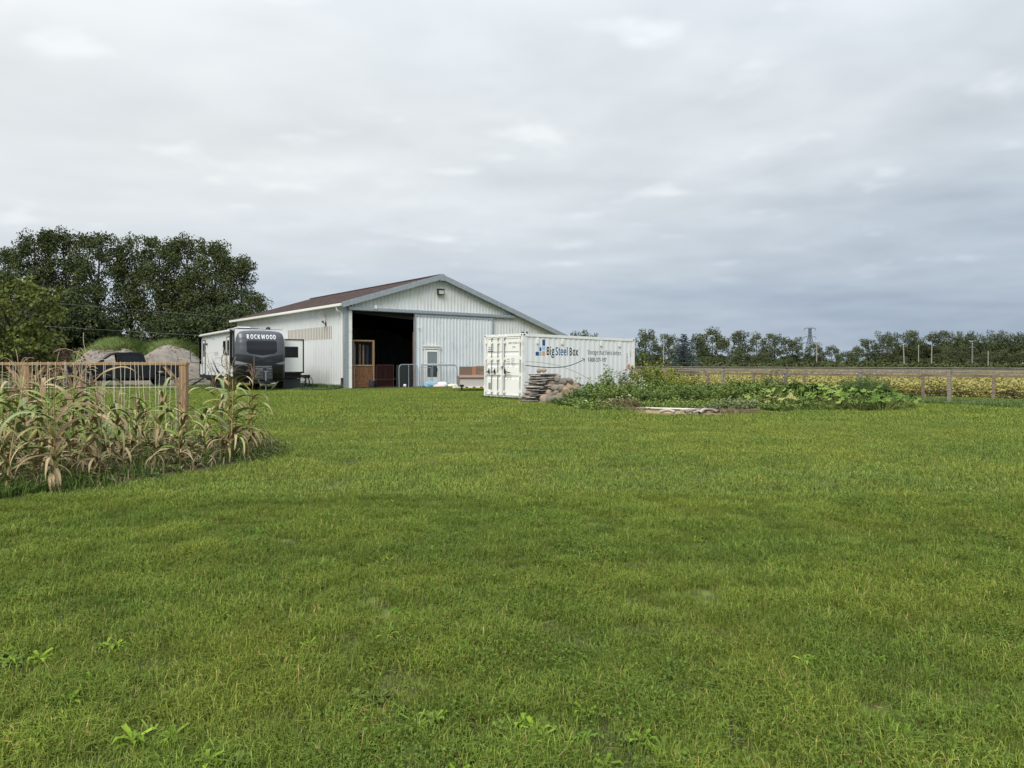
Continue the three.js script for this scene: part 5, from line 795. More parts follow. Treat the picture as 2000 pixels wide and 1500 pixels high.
{
  const r = rng(121), pool = {};
  for (const k of Object.keys(LEAFPAL)) pool[k] = Array.from({ length: 7 }, () => cornLeaf(r, 0.46 + r() * 0.28, 0.05 + r() * 0.034, 0.6 + r() * 0.55, 1.5 + r() * 1.7, LEAFPAL[k]));
  const hang = Array.from({ length: 6 }, () => cornLeaf(r, 0.4 + r() * 0.2, 0.04 + r() * 0.02, 0.2 + r() * 0.4, 1.7 + r() * 0.5, r() < 0.5 ? LEAFPAL.tan : LEAFPAL.brown));
  const stemMats = [plain(0x9c8a58, 0.8), plain(0x6f7438, 0.8), plain(0x7c6440, 0.85)];
  const tasselMat = [plain(0xb09a78, 0.9), plain(0x947a64, 0.9)];
  const tassels = Array.from({ length: 4 }, () => { const m = mb(); const nb = 6 + Math.floor(r() * 5); m.cyl([0, 0, 0], [0, 0.2, 0], 0.004, 0.003, 4, false); for (let i = 0; i < nb; i++) { const a = r() * 6.283, L = 0.16 + r() * 0.16, o = 0.25 + r() * 0.65, y0 = r() * 0.09; m.tube([[0, y0, 0], [Math.cos(a) * L * o * 0.5, y0 + L * 0.62, Math.sin(a) * L * o * 0.5], [Math.cos(a) * L * o, y0 + L * 0.8, Math.sin(a) * L * o], [Math.cos(a) * L * o * 1.4, y0 + L * 0.72, Math.sin(a) * L * o * 1.4]], 0.0025, 3, 7); } m.tube([[0, 0.15, 0], [0.01, 0.28, 0.01], [0.03, 0.38, 0]], 0.004, 4, 6); return m.geo(); });
  const protos = [];
  for (let k = 0; k < 10; k++) {
    const t = thing('corn_stalk', 'drying corn stalk with curled green and tan leaves in the corn patch', 'corn stalk', 'corn stalks in the patch at left'); scene.remove(t);
    const H = 0.95 + r() * 0.25, bx = (r() - 0.5) * 0.16, bz = (r() - 0.5) * 0.16, cur = f => V(bx * f * f, H * f, bz * f * f), green = r();
    const sm_ = mb(); for (let i = 0; i < 7; i++) { sm_.cyl(cur(i / 7), cur((i + 1) / 7), 0.0125 * (1 - i * 0.09), 0.0125 * (1 - (i + 1) * 0.09), 7, false); if (i) sm_.add(new THREE.SphereGeometry(0.0145 * (1 - i * 0.09), 6, 4), cur(i / 7)); }
    part('stem', sm_.geo(), stemMats[k % 3], t);
    const nl = 9 + Math.floor(r() * 4); let a = r() * 6;
    for (let i = 0; i < nl; i++) { const f = lerp(0.14, 0.86, i / (nl - 1)); a += Math.PI + (r() - 0.5) * 1.1; const u = r(); const kd = f < 0.32 ? (u < 0.6 ? 'tan' : u < 0.8 ? 'brown' : 'fade') : u < 0.1 + green * 0.6 ? 'green' : u < 0.6 ? 'fade' : u < 0.78 ? 'grey' : u < 0.92 ? 'tan' : 'brown'; const m = part('leaf', pool[kd][Math.floor(r() * 7)], cornMat, t); m.position.copy(cur(f)); m.rotation.y = a; m.scale.setScalar(0.8 + r() * 0.35); }
    for (let i = 0; i < 4; i++) { const m = part('leaf', hang[Math.floor(r() * 6)], cornMat, t); m.position.copy(cur(0.1 + r() * 0.22)); m.rotation.y = r() * 6.283; }
    if (k % 5 !== 1 && k % 5 !== 3) { const ts = part('tassel', tassels[k % 4], tasselMat[k % 2], t); ts.position.copy(cur(1)); ts.rotation.set((r() - 0.5) * 0.5, r() * 6, (r() - 0.5) * 0.5); ts.scale.setScalar(0.85 + r() * 0.35); }
    if (k % 2) { const e = part('ear', new THREE.LatheGeometry([[0.002, 0], [0.018, 0.015], [0.026, 0.07], [0.022, 0.14], [0.008, 0.19], [0.001, 0.21]].map(p => new THREE.Vector2(...p)), 9), plain(0xa79a62, 0.8), t); e.position.copy(cur(0.5)); e.rotation.set(0.5, r() * 6, 0.35); }
    protos.push(t);
  }
  // places: loose rows behind the patch's front edge
  const spots = []; const edge = [[-6.6, -5.9], [-4.98, -7.75], [-4.42, -9.0], [-3.86, -10.35], [-3.95, -11.2], [-4.7, -12.2], [-12, -12.2], [-12, -5.9]];
  let guard = 0; while (spots.length < 72 && guard++ < 9000) { const x = -11 + r() * 7.6, z = -12.2 + r() * 6.3; if (!inPoly(edge, x, z) || x < -0.8 * -z - 0.3 || spots.some(s => Math.hypot(s[0] - x, s[1] - z) < 0.34)) continue; spots.push([x, z]); }
  spots.unshift([gx(112, 7.95), -7.95], [gx(405, 9.9), -9.9], [gx(452, 10.3), -10.3], [gx(486, 10.6), -10.6]);
  const special = ['corn stalk standing foremost at the front of the patch', 'corn stalk at the front right of the patch', 'corn stalk with arching leaves, second from the right end of the patch', 'thin green corn stalk at the right end of the patch'];
  const firstUse = new Set(), LAB = 'drying corn stalk with curled green and tan leaves in the corn patch';
  spots.forEach(([x, z], i) => { const k = i % protos.length; let o; if (!firstUse.has(k)) { o = protos[k]; scene.add(o); firstUse.add(k); } else o = copy(protos[k]); o.position.set(x, 0, z); o.rotation.set((r() - 0.5) * 0.34, r() * 6.283, (r() - 0.5) * 0.34, 'YXZ'); const s = (i < 1 ? 0.95 : i === 3 ? 0.8 : (0.76 + r() * 0.28) * (x < -5 ? 1.12 : 1)) * (z < -9.6 && x / -z > -0.6 && x / -z < -0.42 ? 0.72 : x / -z > -0.42 ? 1.1 : 1); o.scale.setScalar(s); o.userData.label = special[i] || LAB; });
}
// ---------------------------------------------------------------- instanced low growth
function strand(r, n, spread, h, w, pal, o = {}) {             // a tuft of n blades
  const s = new Soup();
  for (let i = 0; i < n; i++) {
    const a = r() * 6.283, q = Math.sqrt(r()) * spread, L = h * (0.55 + r() * 0.75), ww = w * (0.6 + r() * 0.7) / 2, lean = (o.lean ?? 0.5) * (0.2 + r()), b = V(Math.cos(a) * q, -0.004, Math.sin(a) * q), la = r() * 6.283, dx = Math.cos(la), dz = Math.sin(la), col = tint(pal, r(), r()); if (o.dry && r() < o.dry) { col[0] = 0.24 + r() * 0.12; col[1] = 0.2 + r() * 0.08; col[2] = 0.09; }
    const sd = V(-dz, 0, dx).multiplyScalar(ww), m1 = b.clone().add(V(dx * lean * L * 0.35, L * 0.62, dz * lean * L * 0.35)), tip = b.clone().add(V(dx * lean * L, L * (1 - lean * 0.35), dz * lean * L));
    s.quad(b.clone().sub(sd), b.clone().add(sd), m1.clone().add(sd.clone().multiplyScalar(0.8)), m1.clone().sub(sd.clone().multiplyScalar(0.8)), col); s.tri(m1.clone().sub(sd.clone().multiplyScalar(0.8)), m1.clone().add(sd.clone().multiplyScalar(0.8)), tip, col);
  }
  return s.geo();
}
function leafy(r, n, spread, h, leaf, pal, round = 0.8) {     // a low clump of small broad leaves
  const s = new Soup();
  for (let i = 0; i < n; i++) { const a = r() * 6.283, q = Math.sqrt(r()) * spread, y = h * Math.pow(r(), 0.8) * (1 - 0.5 * q / spread), p = V(Math.cos(a) * q, y, Math.sin(a) * q), d = V(Math.cos(a + (r() - 0.5) * 2), 0.1 + r() * 0.6, Math.sin(a + (r() - 0.5) * 2)).normalize(); leafFace(s, p, d, leaf * (0.6 + r() * 0.8), leaf * round * (0.6 + r() * 0.5), tint(pal, r(), r()), r); }
  return s.geo();
}
function spread(name, geos, list, parent, mat = M.leaf) {      // list of [x, y, z, scale, tone]
  const by = geos.map(() => []); list.forEach((p, i) => by[i % geos.length].push(p)); const d = new THREE.Object3D(), c = new THREE.Color(); let k = 0;
  by.forEach((L, gi) => { if (!L.length) return; const im = fin(new THREE.InstancedMesh(geos[gi], mat, L.length)); L.forEach(([x, y, z, s, tone], i) => { d.position.set(x, y, z); d.rotation.y = (k++ * 2.399) % 6.283; d.scale.set(s, s * (0.85 + 0.3 * hash3(i, gi, 7)), s); d.updateMatrix(); im.setMatrixAt(i, d.matrix); const T = tone || [1, 1, 1]; im.setColorAt(i, c.setRGB(...T)); }); im.name = name; im.userData.kind = 'stuff'; parent.add(im); });
}
const stuff = (name, label, category) => { const g = new THREE.Group(); g.name = numbered(name); tag(g, label, category, null, 'stuff'); scene.add(g); return g; };
const barnPad = [-0.6, BARN.W + 0.6];
const DIRT = [[1232, 800], [1300, 803.5], [1400, 804], [1470, 806], [1480, 808.5], [1400, 811], [1310, 812], [1250, 808]].map(([x, y]) => { const Z = EYE * F / (y - HY); return [gx(x, Z), -Z]; });
function clearOf(x, z) {                                        // where no lawn grows
  if (inPoly(CORN, x, z) || inPoly(BED, x, z) || inPoly(DIRT, x, z)) return false;
  const [bx, bz] = barnLocal(x, z); if (bx > -0.1 && bx < BARN.W + 0.2 && bz < 0.35 && bz > -BARN.L) return false; if (bx > 0.2 && bx < 4.4 && bz < 0.8 && bz > -1) return false;
  const cx = (x - 0.39) * 0.773 + (z + 27.3) * -0.635, cz = (x - 0.39) * 0.635 + (z + 27.3) * 0.773; if (cx > 0 && cx < 6.5 && cz < 0 && cz > -2.44) return false;
  return true;
}
const GRASS = [[0.052, 0.087, 0.01], [0.178, 0.235, 0.04]], LIT_GRASS = [[0.08, 0.12, 0.018], [0.22, 0.28, 0.058]];  // second palette lighter: lit blade tips at distance put into the colour
const tone = (x, z) => { const a = fbm(x * 0.35 + 40, z * 0.35 + 40, 2, 4), b = fbm(x * 1.7 + 9, z * 1.7 + 9, 6, 3), st = fbm(x * 0.25 + 3 + z * 0.12, z * 2.2 + 60, 4, 3); const band = Math.sin((z + 0.16 * x + 0.9 * fbm(x * 0.08 + 5, z * 0.08, 7, 2)) * 2.9) * 0.055; const k = 0.8 + 0.19 * a + 0.2 * b + 0.12 * st + band * 0.9; const y = clamp((b - 0.45) * 1.0 + (a - 0.45) * 0.9, -0.3, 0.6); return [k * (1 + 0.3 * y), k * (1 + 0.06 * y), k * (1 - 0.1 * y)]; };  // band: light and dark stripes of mowing lean, painted into the tone
{ // the mown lawn
  const r = rng(131), L = stuff('lawn_grass', 'short mown green lawn covering the foreground', 'grass');
  const near = [0, 1, 2, 3, 4, 5].map(i => strand(r, 110, 0.1, 0.044 + i * 0.005, 0.0029, GRASS, { lean: 1.0, dry: 0.035 })), mid = [0, 1, 2, 3].map(() => strand(r, 90, 0.18, 0.06, 0.005, LIT_GRASS, { lean: 0.8, dry: 0.03 })), far = [0, 1, 2].map(() => strand(r, 70, 0.34, 0.07, 0.012, LIT_GRASS, { lean: 0.55, dry: 0.02 }));
  const fill = (z0, z1, den) => { const out = []; const n = Math.round(den * 1.56 * (z1 * z1 - z0 * z0) / 2); for (let i = 0; i < n; i++) { const Z = Math.sqrt(lerp(z0 * z0, z1 * z1, r())), x = (r() - 0.5) * 1.56 * Z; if (!clearOf(x, -Z)) continue; const t = tone(x, -Z), bare = fbm(x * 4.2 + 70, -Z * 4.2, 9, 3); if (bare < 0.33 && r() < (z1 < 8 ? 0.3 : 0.12)) continue; const hgt = fbm(x * 6 + 11, Z * 6, 3, 2), dk = 0.72 + 0.5 * hgt; out.push([x, 0, -Z, 0.55 + 0.85 * hgt, t.map(v => v * dk)]); } return out; };
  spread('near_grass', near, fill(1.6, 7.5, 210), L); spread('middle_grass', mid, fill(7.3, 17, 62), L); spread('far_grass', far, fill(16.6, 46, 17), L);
}
{ // broad-leaved weeds and clover in the lawn
  const r = rng(141), L = stuff('lawn_weeds', 'broad-leaved weeds and clover scattered in the near lawn', 'weeds');
  const blade = (n, len, wid, pal, up) => { const s = new Soup(); for (let i = 0; i < n; i++) { const a = i / n * 6.283 + r() * 0.6, l = len * (0.6 + r() * 0.6), w = wid * (0.7 + r() * 0.5), u = up * (0.5 + r()), dx = Math.cos(a), dz = Math.sin(a), col = tint(pal, r(), r()); const P = (t, y, sd) => V(dx * l * t - dz * sd, y, dz * l * t + dx * sd); const y1 = l * u * 0.55, y2 = l * u * 0.75, y3 = l * u * 0.45; const b = P(0, 0.005, 0), m1 = P(0.35, y1, 0), m2 = P(0.75, y2, 0), tip = P(1, y3, 0); for (const sg of [1, -1]) { const e1 = P(0.35, y1 + w * 0.12, sg * w * 0.4), e2 = P(0.75, y2 + w * 0.12, sg * w * 0.45); s.tri(b, sg > 0 ? e1 : m1, sg > 0 ? m1 : e1, col); s.quad(m1, e1, e2, m2, col); s.tri(m2, e2, tip, col); } } return s.geo(); };
  const WP = GREEN.light, D = [[0.05, 0.085, 0.02], [0.1, 0.14, 0.035]];
  const dand = [blade(10, 0.13, 0.035, [[0.1, 0.17, 0.015], [0.18, 0.26, 0.03]], 0.55), blade(12, 0.11, 0.028, [[0.08, 0.14, 0.014], [0.15, 0.22, 0.03]], 0.6), blade(8, 0.1, 0.05, D, 0.6), blade(13, 0.14, 0.016, [[0.075, 0.125, 0.02], [0.15, 0.21, 0.045]], 0.7)];
  const list = []; for (let i = 0; i < 700; i++) { const Z = 2.2 + 9 * Math.pow(r(), 1.4), x = (r() - 0.5) * 1.5 * Z; if (!clearOf(x, -Z) || fbm(x * 0.9 + 20, Z * 0.9, 8, 3) < 0.47) continue; list.push([x, 0.004, -Z, 0.28 + r() * 0.32, [0.75 + r() * 0.3, 0.78 + r() * 0.25, 0.8]]); }
  for (const [px, py, s] of [[300, 1450, 1.3], [95, 1450, 1.0], [830, 1420, 1.2], [40, 1300, 1.2], [210, 1270, 1.1], [760, 1250, 1.1], [1000, 1430, 1.2], [1050, 1440, 1.1], [1580, 1300, 1], [460, 1480, 1], [30, 1290, 1], [580, 1265, 0.9]]) { const Z = EYE * F / (py - HY); for (let k = 0; k < 3; k++) list.push([gx(px, Z) + (r() - 0.5) * 0.16, 0.01, -Z + (r() - 0.5) * 0.12, s * 0.5, [1.2, 1.2, 1]]); }
  spread('rosettes', dand, list, L);
  const clov = [0, 1].map(() => leafy(r, 60, 0.13, 0.05, 0.013, [[0.07, 0.115, 0.018], [0.13, 0.18, 0.035]], 1)); const cl = []; for (let i = 0; i < 1600; i++) { const Z = 2.2 + 11 * Math.pow(r(), 1.3), x = (r() - 0.5) * 1.5 * Z; if (!clearOf(x, -Z) || fbm(x * 0.7 + 50, Z * 0.7 + 9, 12, 3) < 0.5) continue; cl.push([x, 0.01, -Z, 0.6 + r() * 0.7, [0.9, 0.95, 0.9]]); }
  spread('clover', clov, cl, L);
}
{ // rank grass and weeds along the corn patch
  const r = rng(151), L = stuff('rank_weeds', 'dark rank grass and low weeds at the foot of the corn', 'weeds');
  const a = [0, 1, 2].map(() => strand(r, 40, 0.14, 0.18, 0.007, [[0.05, 0.09, 0.015], [0.115, 0.17, 0.04]], { lean: 1.1 })), b = [0, 1].map(() => leafy(r, 60, 0.17, 0.11, 0.04, [[0.05, 0.085, 0.018], [0.1, 0.145, 0.036]])), c = [strand(r, 12, 0.25, 0.2, 0.016, [[0.2, 0.15, 0.085], [0.34, 0.27, 0.17]], { lean: 2.3 })];
  const A = [], B = [], C = []; for (let i = 0; i < 9000; i++) { const x = -11 + r() * 7.8, z = -13 + r() * 8.2; if (!inPoly(CORN, x, z) || x < 0.8 * z - 0.2) continue; const left = sstep(-4.2, -5.2, x), front = !inPoly(CORN, x, z + 0.5) || !inPoly(CORN, x + 0.4, z); const u = r(); if (u < (front ? 0.3 * left + 0.05 : 0.1)) A.push([x, 0, z, 0.6 + r() * 0.7]); else if (u < (front ? 0.12 + 0.36 * left : 0.26)) B.push([x, 0, z, 0.5 + r() * 0.6]); else if (u < (front ? 0.16 + 0.36 * left : 0.31)) C.push([x, 0.01, z, 0.7 + r() * 0.6]); }
  spread('rank_grass', a, A, L); spread('low_weeds', b, B, L); spread('fallen_leaves', c, C, L);
}
{ // longer grass under the fences, round the barn, the container, the heaps and the bed
  const r = rng(161), L = stuff('long_grass', 'longer unmown grass along the fences and walls', 'grass'), g = [0, 1, 2].map(() => strand(r, 44, 0.22, 0.24, 0.014, [[0.07, 0.12, 0.03], [0.17, 0.22, 0.075]], { lean: 0.7 })), list = [];
  for (let i = 0; i < 5200; i++) { const t = -3 + r() * 9.5, u = r(); const x = FENCE_A[0] + FENCE_D[0] * t + (u * 2.6 - 0.7) * 0.79, z = FENCE_A[1] + FENCE_D[1] * t - (u * 2.6 - 0.7) * 0.61; list.push([x, 0, z, 0.35 + r() * 0.5, [0.95, 1, 0.9]]); }
  for (let i = 0; i < 500; i++) { const s = r() * 9, p = barnW(-0.15 - r() * 0.5, 0, -s); list.push([p.x, 0, p.z, 0.5 + r() * 0.7]); const q = barnW(4.4 + r() * 11, 0, 0.15 + r() * 0.45); if (i % 2) list.push([q.x, 0, q.z, 0.25 + r() * 0.4]); }
  for (let i = 0; i < 260; i++) { const s = r() * 2.5, p = [0.39 - 0.635 * s - 0.08 * r(), -27.3 - 0.773 * s + 0.1 * r()]; list.push([p[0], 0, p[1], 0.3 + r() * 0.3]); }
  for (let i = 0; i < 700; i++) { const x = -30 + r() * 19, z = -36.5 - r() * 8; if (clearOf(x, z)) list.push([x, 0, z, 0.3 + r() * 0.5]); }
  spread('long_tufts', g, list, L);
}
{ // yellowing bean field
  const r = rng(171), L = stuff('bean_field', 'yellow ripening bean crop beyond the fences', 'crop');
  const P = [[0.225, 0.215, 0.075], [0.42, 0.385, 0.17]], g = [0, 1, 2].map(() => leafy(r, 46, 0.24, 0.66, 0.1, P, 0.8)), big = [0, 1].map(() => leafy(r, 60, 0.75, 0.62, 0.26, P, 0.8)), A = [], B = [];
  const ok = (x, z) => (x - FENCE_B[0] - 0.9) * 0.707 + (z - FENCE_B[1] + 1.0) * -0.707 * -1 < 0;
  const cross = (x, z) => (x - (FENCE_B[0] + 0.9)) * FENCE_E[1] - (z - (FENCE_B[1] - 1.0)) * FENCE_E[0];   // positive beyond the fence line
  for (let i = 0; i < 52000; i++) { const Z = 20 + r() * 36, x = 3 + r() * 45; if (cross(x, -Z) < 0.2 || x > 0.8 * Z) continue; const k = fbm(x * 0.4, Z * 0.8, 5, 3); A.push([x, 0, -Z, 0.75 + r() * 0.4, [0.85 + 0.35 * k, 0.82 + 0.35 * k, 0.8]]); }
  for (let i = 0; i < 11000; i++) { const Z = 55 + r() * 42, x = 2 + r() * 80; if (x > 0.8 * Z) continue; const k = fbm(x * 0.25, Z * 0.5, 5, 3); B.push([x, 0, -Z, 0.85 + r() * 0.3, [0.85 + 0.35 * k, 0.82 + 0.35 * k, 0.8]]); }
  spread('bean_plants', g, A, L); spread('far_bean_plants', big, B, L);
  const S = stuff('field_scrub', 'low dark scrub along the far edge of the field', 'scrub'), sg = [0, 1].map(() => leafy(r, 90, 1.1, 1.5, 0.3, GREEN.dark, 0.8)), sl = []; for (let i = 0; i < 900; i++) { const Z = 98 + r() * 10, x = 10 + r() * 78; sl.push([x, 0, -Z, 0.7 + r() * 0.6]); } spread('scrub', sg, sl, S);
}
// ---------------------------------------------------------------- flagstones and boulders
{
  const r = rng(181), t = thing('flagstone_stack', 'leaning stack of flat grey flagstones against the container', 'stone stack', null, [gx(1062, 25.9), 0, -25.9], 0.25);
  const mats = [[0.66, 0.64, 0.61], [0.56, 0.55, 0.53], [0.7, 0.66, 0.6], [0.5, 0.48, 0.46]].map((c, i) => std({ roughness: 0.95, map: tex(128, [0.7, 0.7], (u, v) => { const k = 0.7 + 0.55 * fbm(u * 8, v * 8, 190 + i, 4, 8); return c.map(x => x * k); }) }));
  const slab = () => { const n = 9 + Math.floor(r() * 4), pts = []; for (let i = 0; i < n; i++) { const a = i / n * 6.283 + r() * 0.4, q = 0.75 + r() * 0.3; pts.push(new THREE.Vector2(Math.cos(a) * q * 0.5, Math.sin(a) * q * 0.36)); } const g = new THREE.ExtrudeGeometry(new THREE.Shape(pts), { depth: 0.013 + r() * 0.013, bevelEnabled: true, bevelSize: 0.012, bevelThickness: 0.007, bevelSegments: 1 }); g.rotateX(-Math.PI / 2); return metreUV(g.index ? g.toNonIndexed() : g); };
  const pool = Array.from({ length: 8 }, slab); let y = 0.0;
  for (let k = 0; y < 1.04; k++) { const f = y / 1.04, half = lerp(0.86, 0.52, Math.pow(f, 0.8)), n = f < 0.5 ? 3 : 2; for (let i = 0; i < n; i++) { const m = part('slab', pool[Math.floor(r() * 8)], mats[Math.floor(r() * 4)], t); const w = half * 2 / n; m.position.set(-half + w * (i + 0.5) + (r() - 0.5) * 0.14 + f * 0.06, y + r() * 0.012, (r() - 0.5) * 0.16 - 0.05); m.rotation.set((r() - 0.5) * 0.07, r() * 6.283, (r() - 0.5) * 0.07); m.scale.set(w / 0.86 * 1.05 * (0.85 + r() * 0.3), 1, 0.8 + r() * 0.5); } y += 0.031; }
  for (const [x, z, yy] of [[-0.35, 0.55, 0.0], [0.0, 0.62, 0.0], [-0.75, 0.45, 0]]) { const m = part('slab', pool[3], mats[2], t); m.position.set(x, yy, z); m.scale.set(1, 0.8, 0.7); }
  const rock = (sd) => { const g = new THREE.IcosahedronGeometry(1, 3), p = g.attributes.position; for (let i = 0; i < p.count; i++) { const v = V(p.getX(i), p.getY(i), p.getZ(i)); const k = 0.84 + 0.7 * (fbm(v.x * 1.3 + sd, v.y * 1.3, v.z * 1.3 + sd, 2) - 0.4) + 0.04 * fbm(v.x * 5, v.y * 5, v.z * 5 + sd, 2); p.setXYZ(i, v.x * k, v.y * k * 0.82, v.z * k); } const m = mergeVertices(g.deleteAttribute('uv') && g.deleteAttribute('normal') && g, 1e-4); m.computeVertexNormals(); return metreUV(m.toNonIndexed()); };
  const rocks = [3, 7, 12, 19, 26].map(rock), rm = [[0.6, 0.53, 0.45], [0.53, 0.49, 0.43], [0.63, 0.55, 0.45], [0.47, 0.44, 0.4], [0.55, 0.51, 0.46]].map((c, i) => std({ roughness: 0.92, map: tex(128, [0.5, 0.5], (u, v) => { const k = 0.42 + 0.9 * fbm(u * 14, v * 14, 200 + i, 4, 14) + 0.12 * (noise(u * 40, v * 40, i, 40) - 0.5); return c.map(x => x * k); }) }));
  const b = thing('boulder_pile', 'pile of rounded tan boulders beside the flagstone stack', 'boulders', null, [gx(1097, 25.3), 0, -25.3]);
  const at2 = [[-0.62, 0.14, 0.3, 0.2], [-0.42, 0.13, 0.36, 0.2], [-0.16, 0.15, 0.34, 0.23], [0.18, 0.14, 0.26, 0.26], [0.5, 0.13, 0.22, 0.22], [-0.05, 0.17, -0.1, 0.25], [0.35, 0.2, -0.1, 0.27], [0.72, 0.16, 0.05, 0.24], [-0.2, 0.4, 0.16, 0.15], [0.1, 0.42, 0.14, 0.24], [0.38, 0.42, 0.06, 0.22], [0.62, 0.4, 0.0, 0.2], [-0.24, 0.6, 0.1, 0.15], [-0.02, 0.62, 0.12, 0.16], [0.22, 0.64, 0.06, 0.18], [0.46, 0.62, -0.04, 0.19], [0.06, 0.82, 0.04, 0.15], [0.28, 0.84, 0.0, 0.16], [-0.12, 0.92, -0.22, 0.14], [0.5, 0.3, 0.2, 0.2], [-0.45, 0.34, 0.1, 0.18]];
  at2.forEach(([x, y, z, s], i) => { const m = part('boulder', rocks[i % 5], rm[(i * 3) % 5], b); m.position.set(x, y * 0.92, z); m.scale.setScalar(s * 1.08); m.rotation.set(r() * 3, r() * 6, r() * 3); });
  [[1052.5, 'left of two round tan cobbles on top of the flagstone stack'], [1062, 'right of two round tan cobbles on top of the flagstone stack']].forEach(([px, label], i) => { const m = part('cobble', rocks[i + 1], rm[2], scene); m.position.copy(at(px, 725.5, 25.85)); m.position.y = 1.16; m.scale.setScalar(0.105); m.rotation.y = i * 2; tag(m, label, 'stone'); });
}
// ---------------------------------------------------------------- pipes, brush and sticks in front of the bed
{
  const pz = (px, py) => { const Z = EYE * F / (py - HY); return V(gx(px, Z), 0.06, -Z); };
  const p1 = part('plastic_pipe', mb().cyl(pz(1136, 793.5), pz(1215, 797.5), 0.05, 0.05, 12).cyl(pz(1130, 793), pz(1138, 793.6), 0.075, 0.075, 12).cyl(pz(1141, 793.5), pz(1141, 793.5).setY(0.2), 0.04, 0.04, 10).cyl(pz(1141, 793.5).setY(0.17), pz(1147, 794).setY(0.17), 0.035, 0.035, 10).geo(), std({ color: 0xe2e0d8, roughness: 0.35 }), scene); tag(p1, 'white plastic pipe with a tee end lying in the weeds by the boulders', 'pipe');
  const p2 = part('plastic_pipe', mb().cyl(pz(1232, 798.5).setY(0.035), pz(1386, 802.5).setY(0.035), 0.03, 0.03, 12).cyl(pz(1380, 802.3).setY(0.035), pz(1386, 802.5).setY(0.035), 0.042, 0.042, 12).geo(), std({ color: 0xc9c4b2, roughness: 0.4 }), scene); tag(p2, 'long cream plastic pipe lying along the bare dirt patch', 'pipe');
  const r = rng(191), br = mb(), o = pz(1205, 799); for (let i = 0; i < 130; i++) { const a = r() * 6.283, q = Math.sqrt(r()) * 0.65, b = V(Math.cos(a) * q, 0.02 + r() * 0.1, Math.sin(a) * q * 0.5), d = V((r() - 0.5) * 0.7, r() * 0.28, (r() - 0.5) * 0.4); br.tube([b, b.clone().addScaledVector(d, 0.5).add(V(0, 0.06 * r(), 0)), b.clone().add(d)], 0.006 + r() * 0.006, 3, 4); }
  const bt = thing('brush_heap', 'heap of dry brown vines with a few leaves over the end of the pipe', 'brush heap', null, [o.x, 0, o.z]); part('twigs', br.geo(), plain(0x6a5540, 0.95), bt); part('leaves', leafy(r, 160, 0.5, 0.42, 0.085, [[0.16, 0.19, 0.08], [0.32, 0.33, 0.16]]), M.leaf, bt).position.set(0.25, 0.05, -0.2);
  sheet(DIRT, 0.009, std({ roughness: 1, map: tex(256, [1.2, 1.2], (u, v) => mixc([0.66, 0.57, 0.42], [0.44, 0.35, 0.26], clamp(fbm(u * 10, v * 10, 211, 5, 10) * 2 - 0.55))) }), 'dirt_patch');
  const sticks = [[[1352, 810.5], [1398, 804]], [[1338, 809], [1380, 806]], [[1366, 811], [1378, 803.5]], [[1330, 806], [1372, 808.5]], [[1372, 806], [1402, 808.5]], [[1290, 808], [1318, 809.5]]];
  sticks.forEach(([a, b], i) => { const A = pz(...a), Bq = pz(...b); const m = part('stick', mb().tube([A, A.clone().lerp(Bq, 0.5).add(V(0.03, 0.05, 0.02)), Bq], 0.028 + (i % 3) * 0.008, 6, 10).geo(), plain([0x9b948c, 0x7f766c, 0xa69d92][i % 3], 0.95), scene); tag(m, i === 5 ? 'dark stick lying alone on the tan dirt patch' : 'pale grey stick in the small pile on the dirt patch', 'stick', i === 5 ? null : 'sticks on the dirt patch'); });
  const dl = stuff('dead_weeds', 'brown dead weeds at the right end of the dirt patch', 'weeds'), g = [strand(r, 60, 0.25, 0.12, 0.012, [[0.13, 0.1, 0.06], [0.28, 0.22, 0.14]], { lean: 1.4 })], L = []; for (let i = 0; i < 90; i++) { const p = pz(1400 + r() * 75, 804 + r() * 4); L.push([p.x, 0.01, p.z, 0.5 + r() * 0.6]); } for (let i = 0; i < 60; i++) { const p = pz(1180 + r() * 70, 797 + r() * 5); L.push([p.x, 0.01, p.z, 0.5 + r() * 0.5]); } spread('dead_stems', g, L, dl);
}
// ---------------------------------------------------------------- the overgrown bed
function weedKind(name, seed, { h, w, stems, per, leaf, pal, rise = 0.6, flower, round = 0.7 }) {
  const r = rng(seed), s = new Soup(), st = mb(), fl = new Soup();
  for (let i = 0; i < stems; i++) {
    const a = r() * 6.283, q = Math.sqrt(r()) * w, H = h * (0.55 + r() * 0.55) * (1 - 0.35 * q / w), tip = V(Math.cos(a) * q, H, Math.sin(a) * q), b = V(tip.x * 0.25, -0.02, tip.z * 0.25), mid = b.clone().lerp(tip, 0.55).add(V(0, H * 0.08, 0)), ct = r();
    st.cyl(b, mid, 0.008, 0.006, 4, false); st.cyl(mid, tip, 0.006, 0.003, 4, false);
    for (let k = 0; k < per; k++) { const f = Math.pow(r(), 0.65), p = (f < 0.55 ? b.clone().lerp(mid, f / 0.55) : mid.clone().lerp(tip, (f - 0.55) / 0.45)), la = r() * 6.283, d = V(Math.cos(la), rise * (r() - 0.25), Math.sin(la)).normalize(); p.addScaledVector(d, leaf * 0.4 * r()); leafFace(s, p, d, leaf * (0.6 + r() * 0.8), leaf * round * (0.6 + r() * 0.6), tint(pal, clamp(ct * 0.5 + r() * 0.55), r()), r); }
    if (flower) for (let k = 0; k < 14; k++) leafFace(fl, tip.clone().add(V((r() - 0.5) * 0.12, (r() - 0.3) * 0.12, (r() - 0.5) * 0.12)), V(r() - 0.5, r() * 0.6, r() - 0.5).normalize(), 0.035, 0.03, tint(flower, r(), r()), r);
  }
  return { name, h, crown: s.geo(), stem: st.geo(), flower: flower ? fl.geo() : null };
}
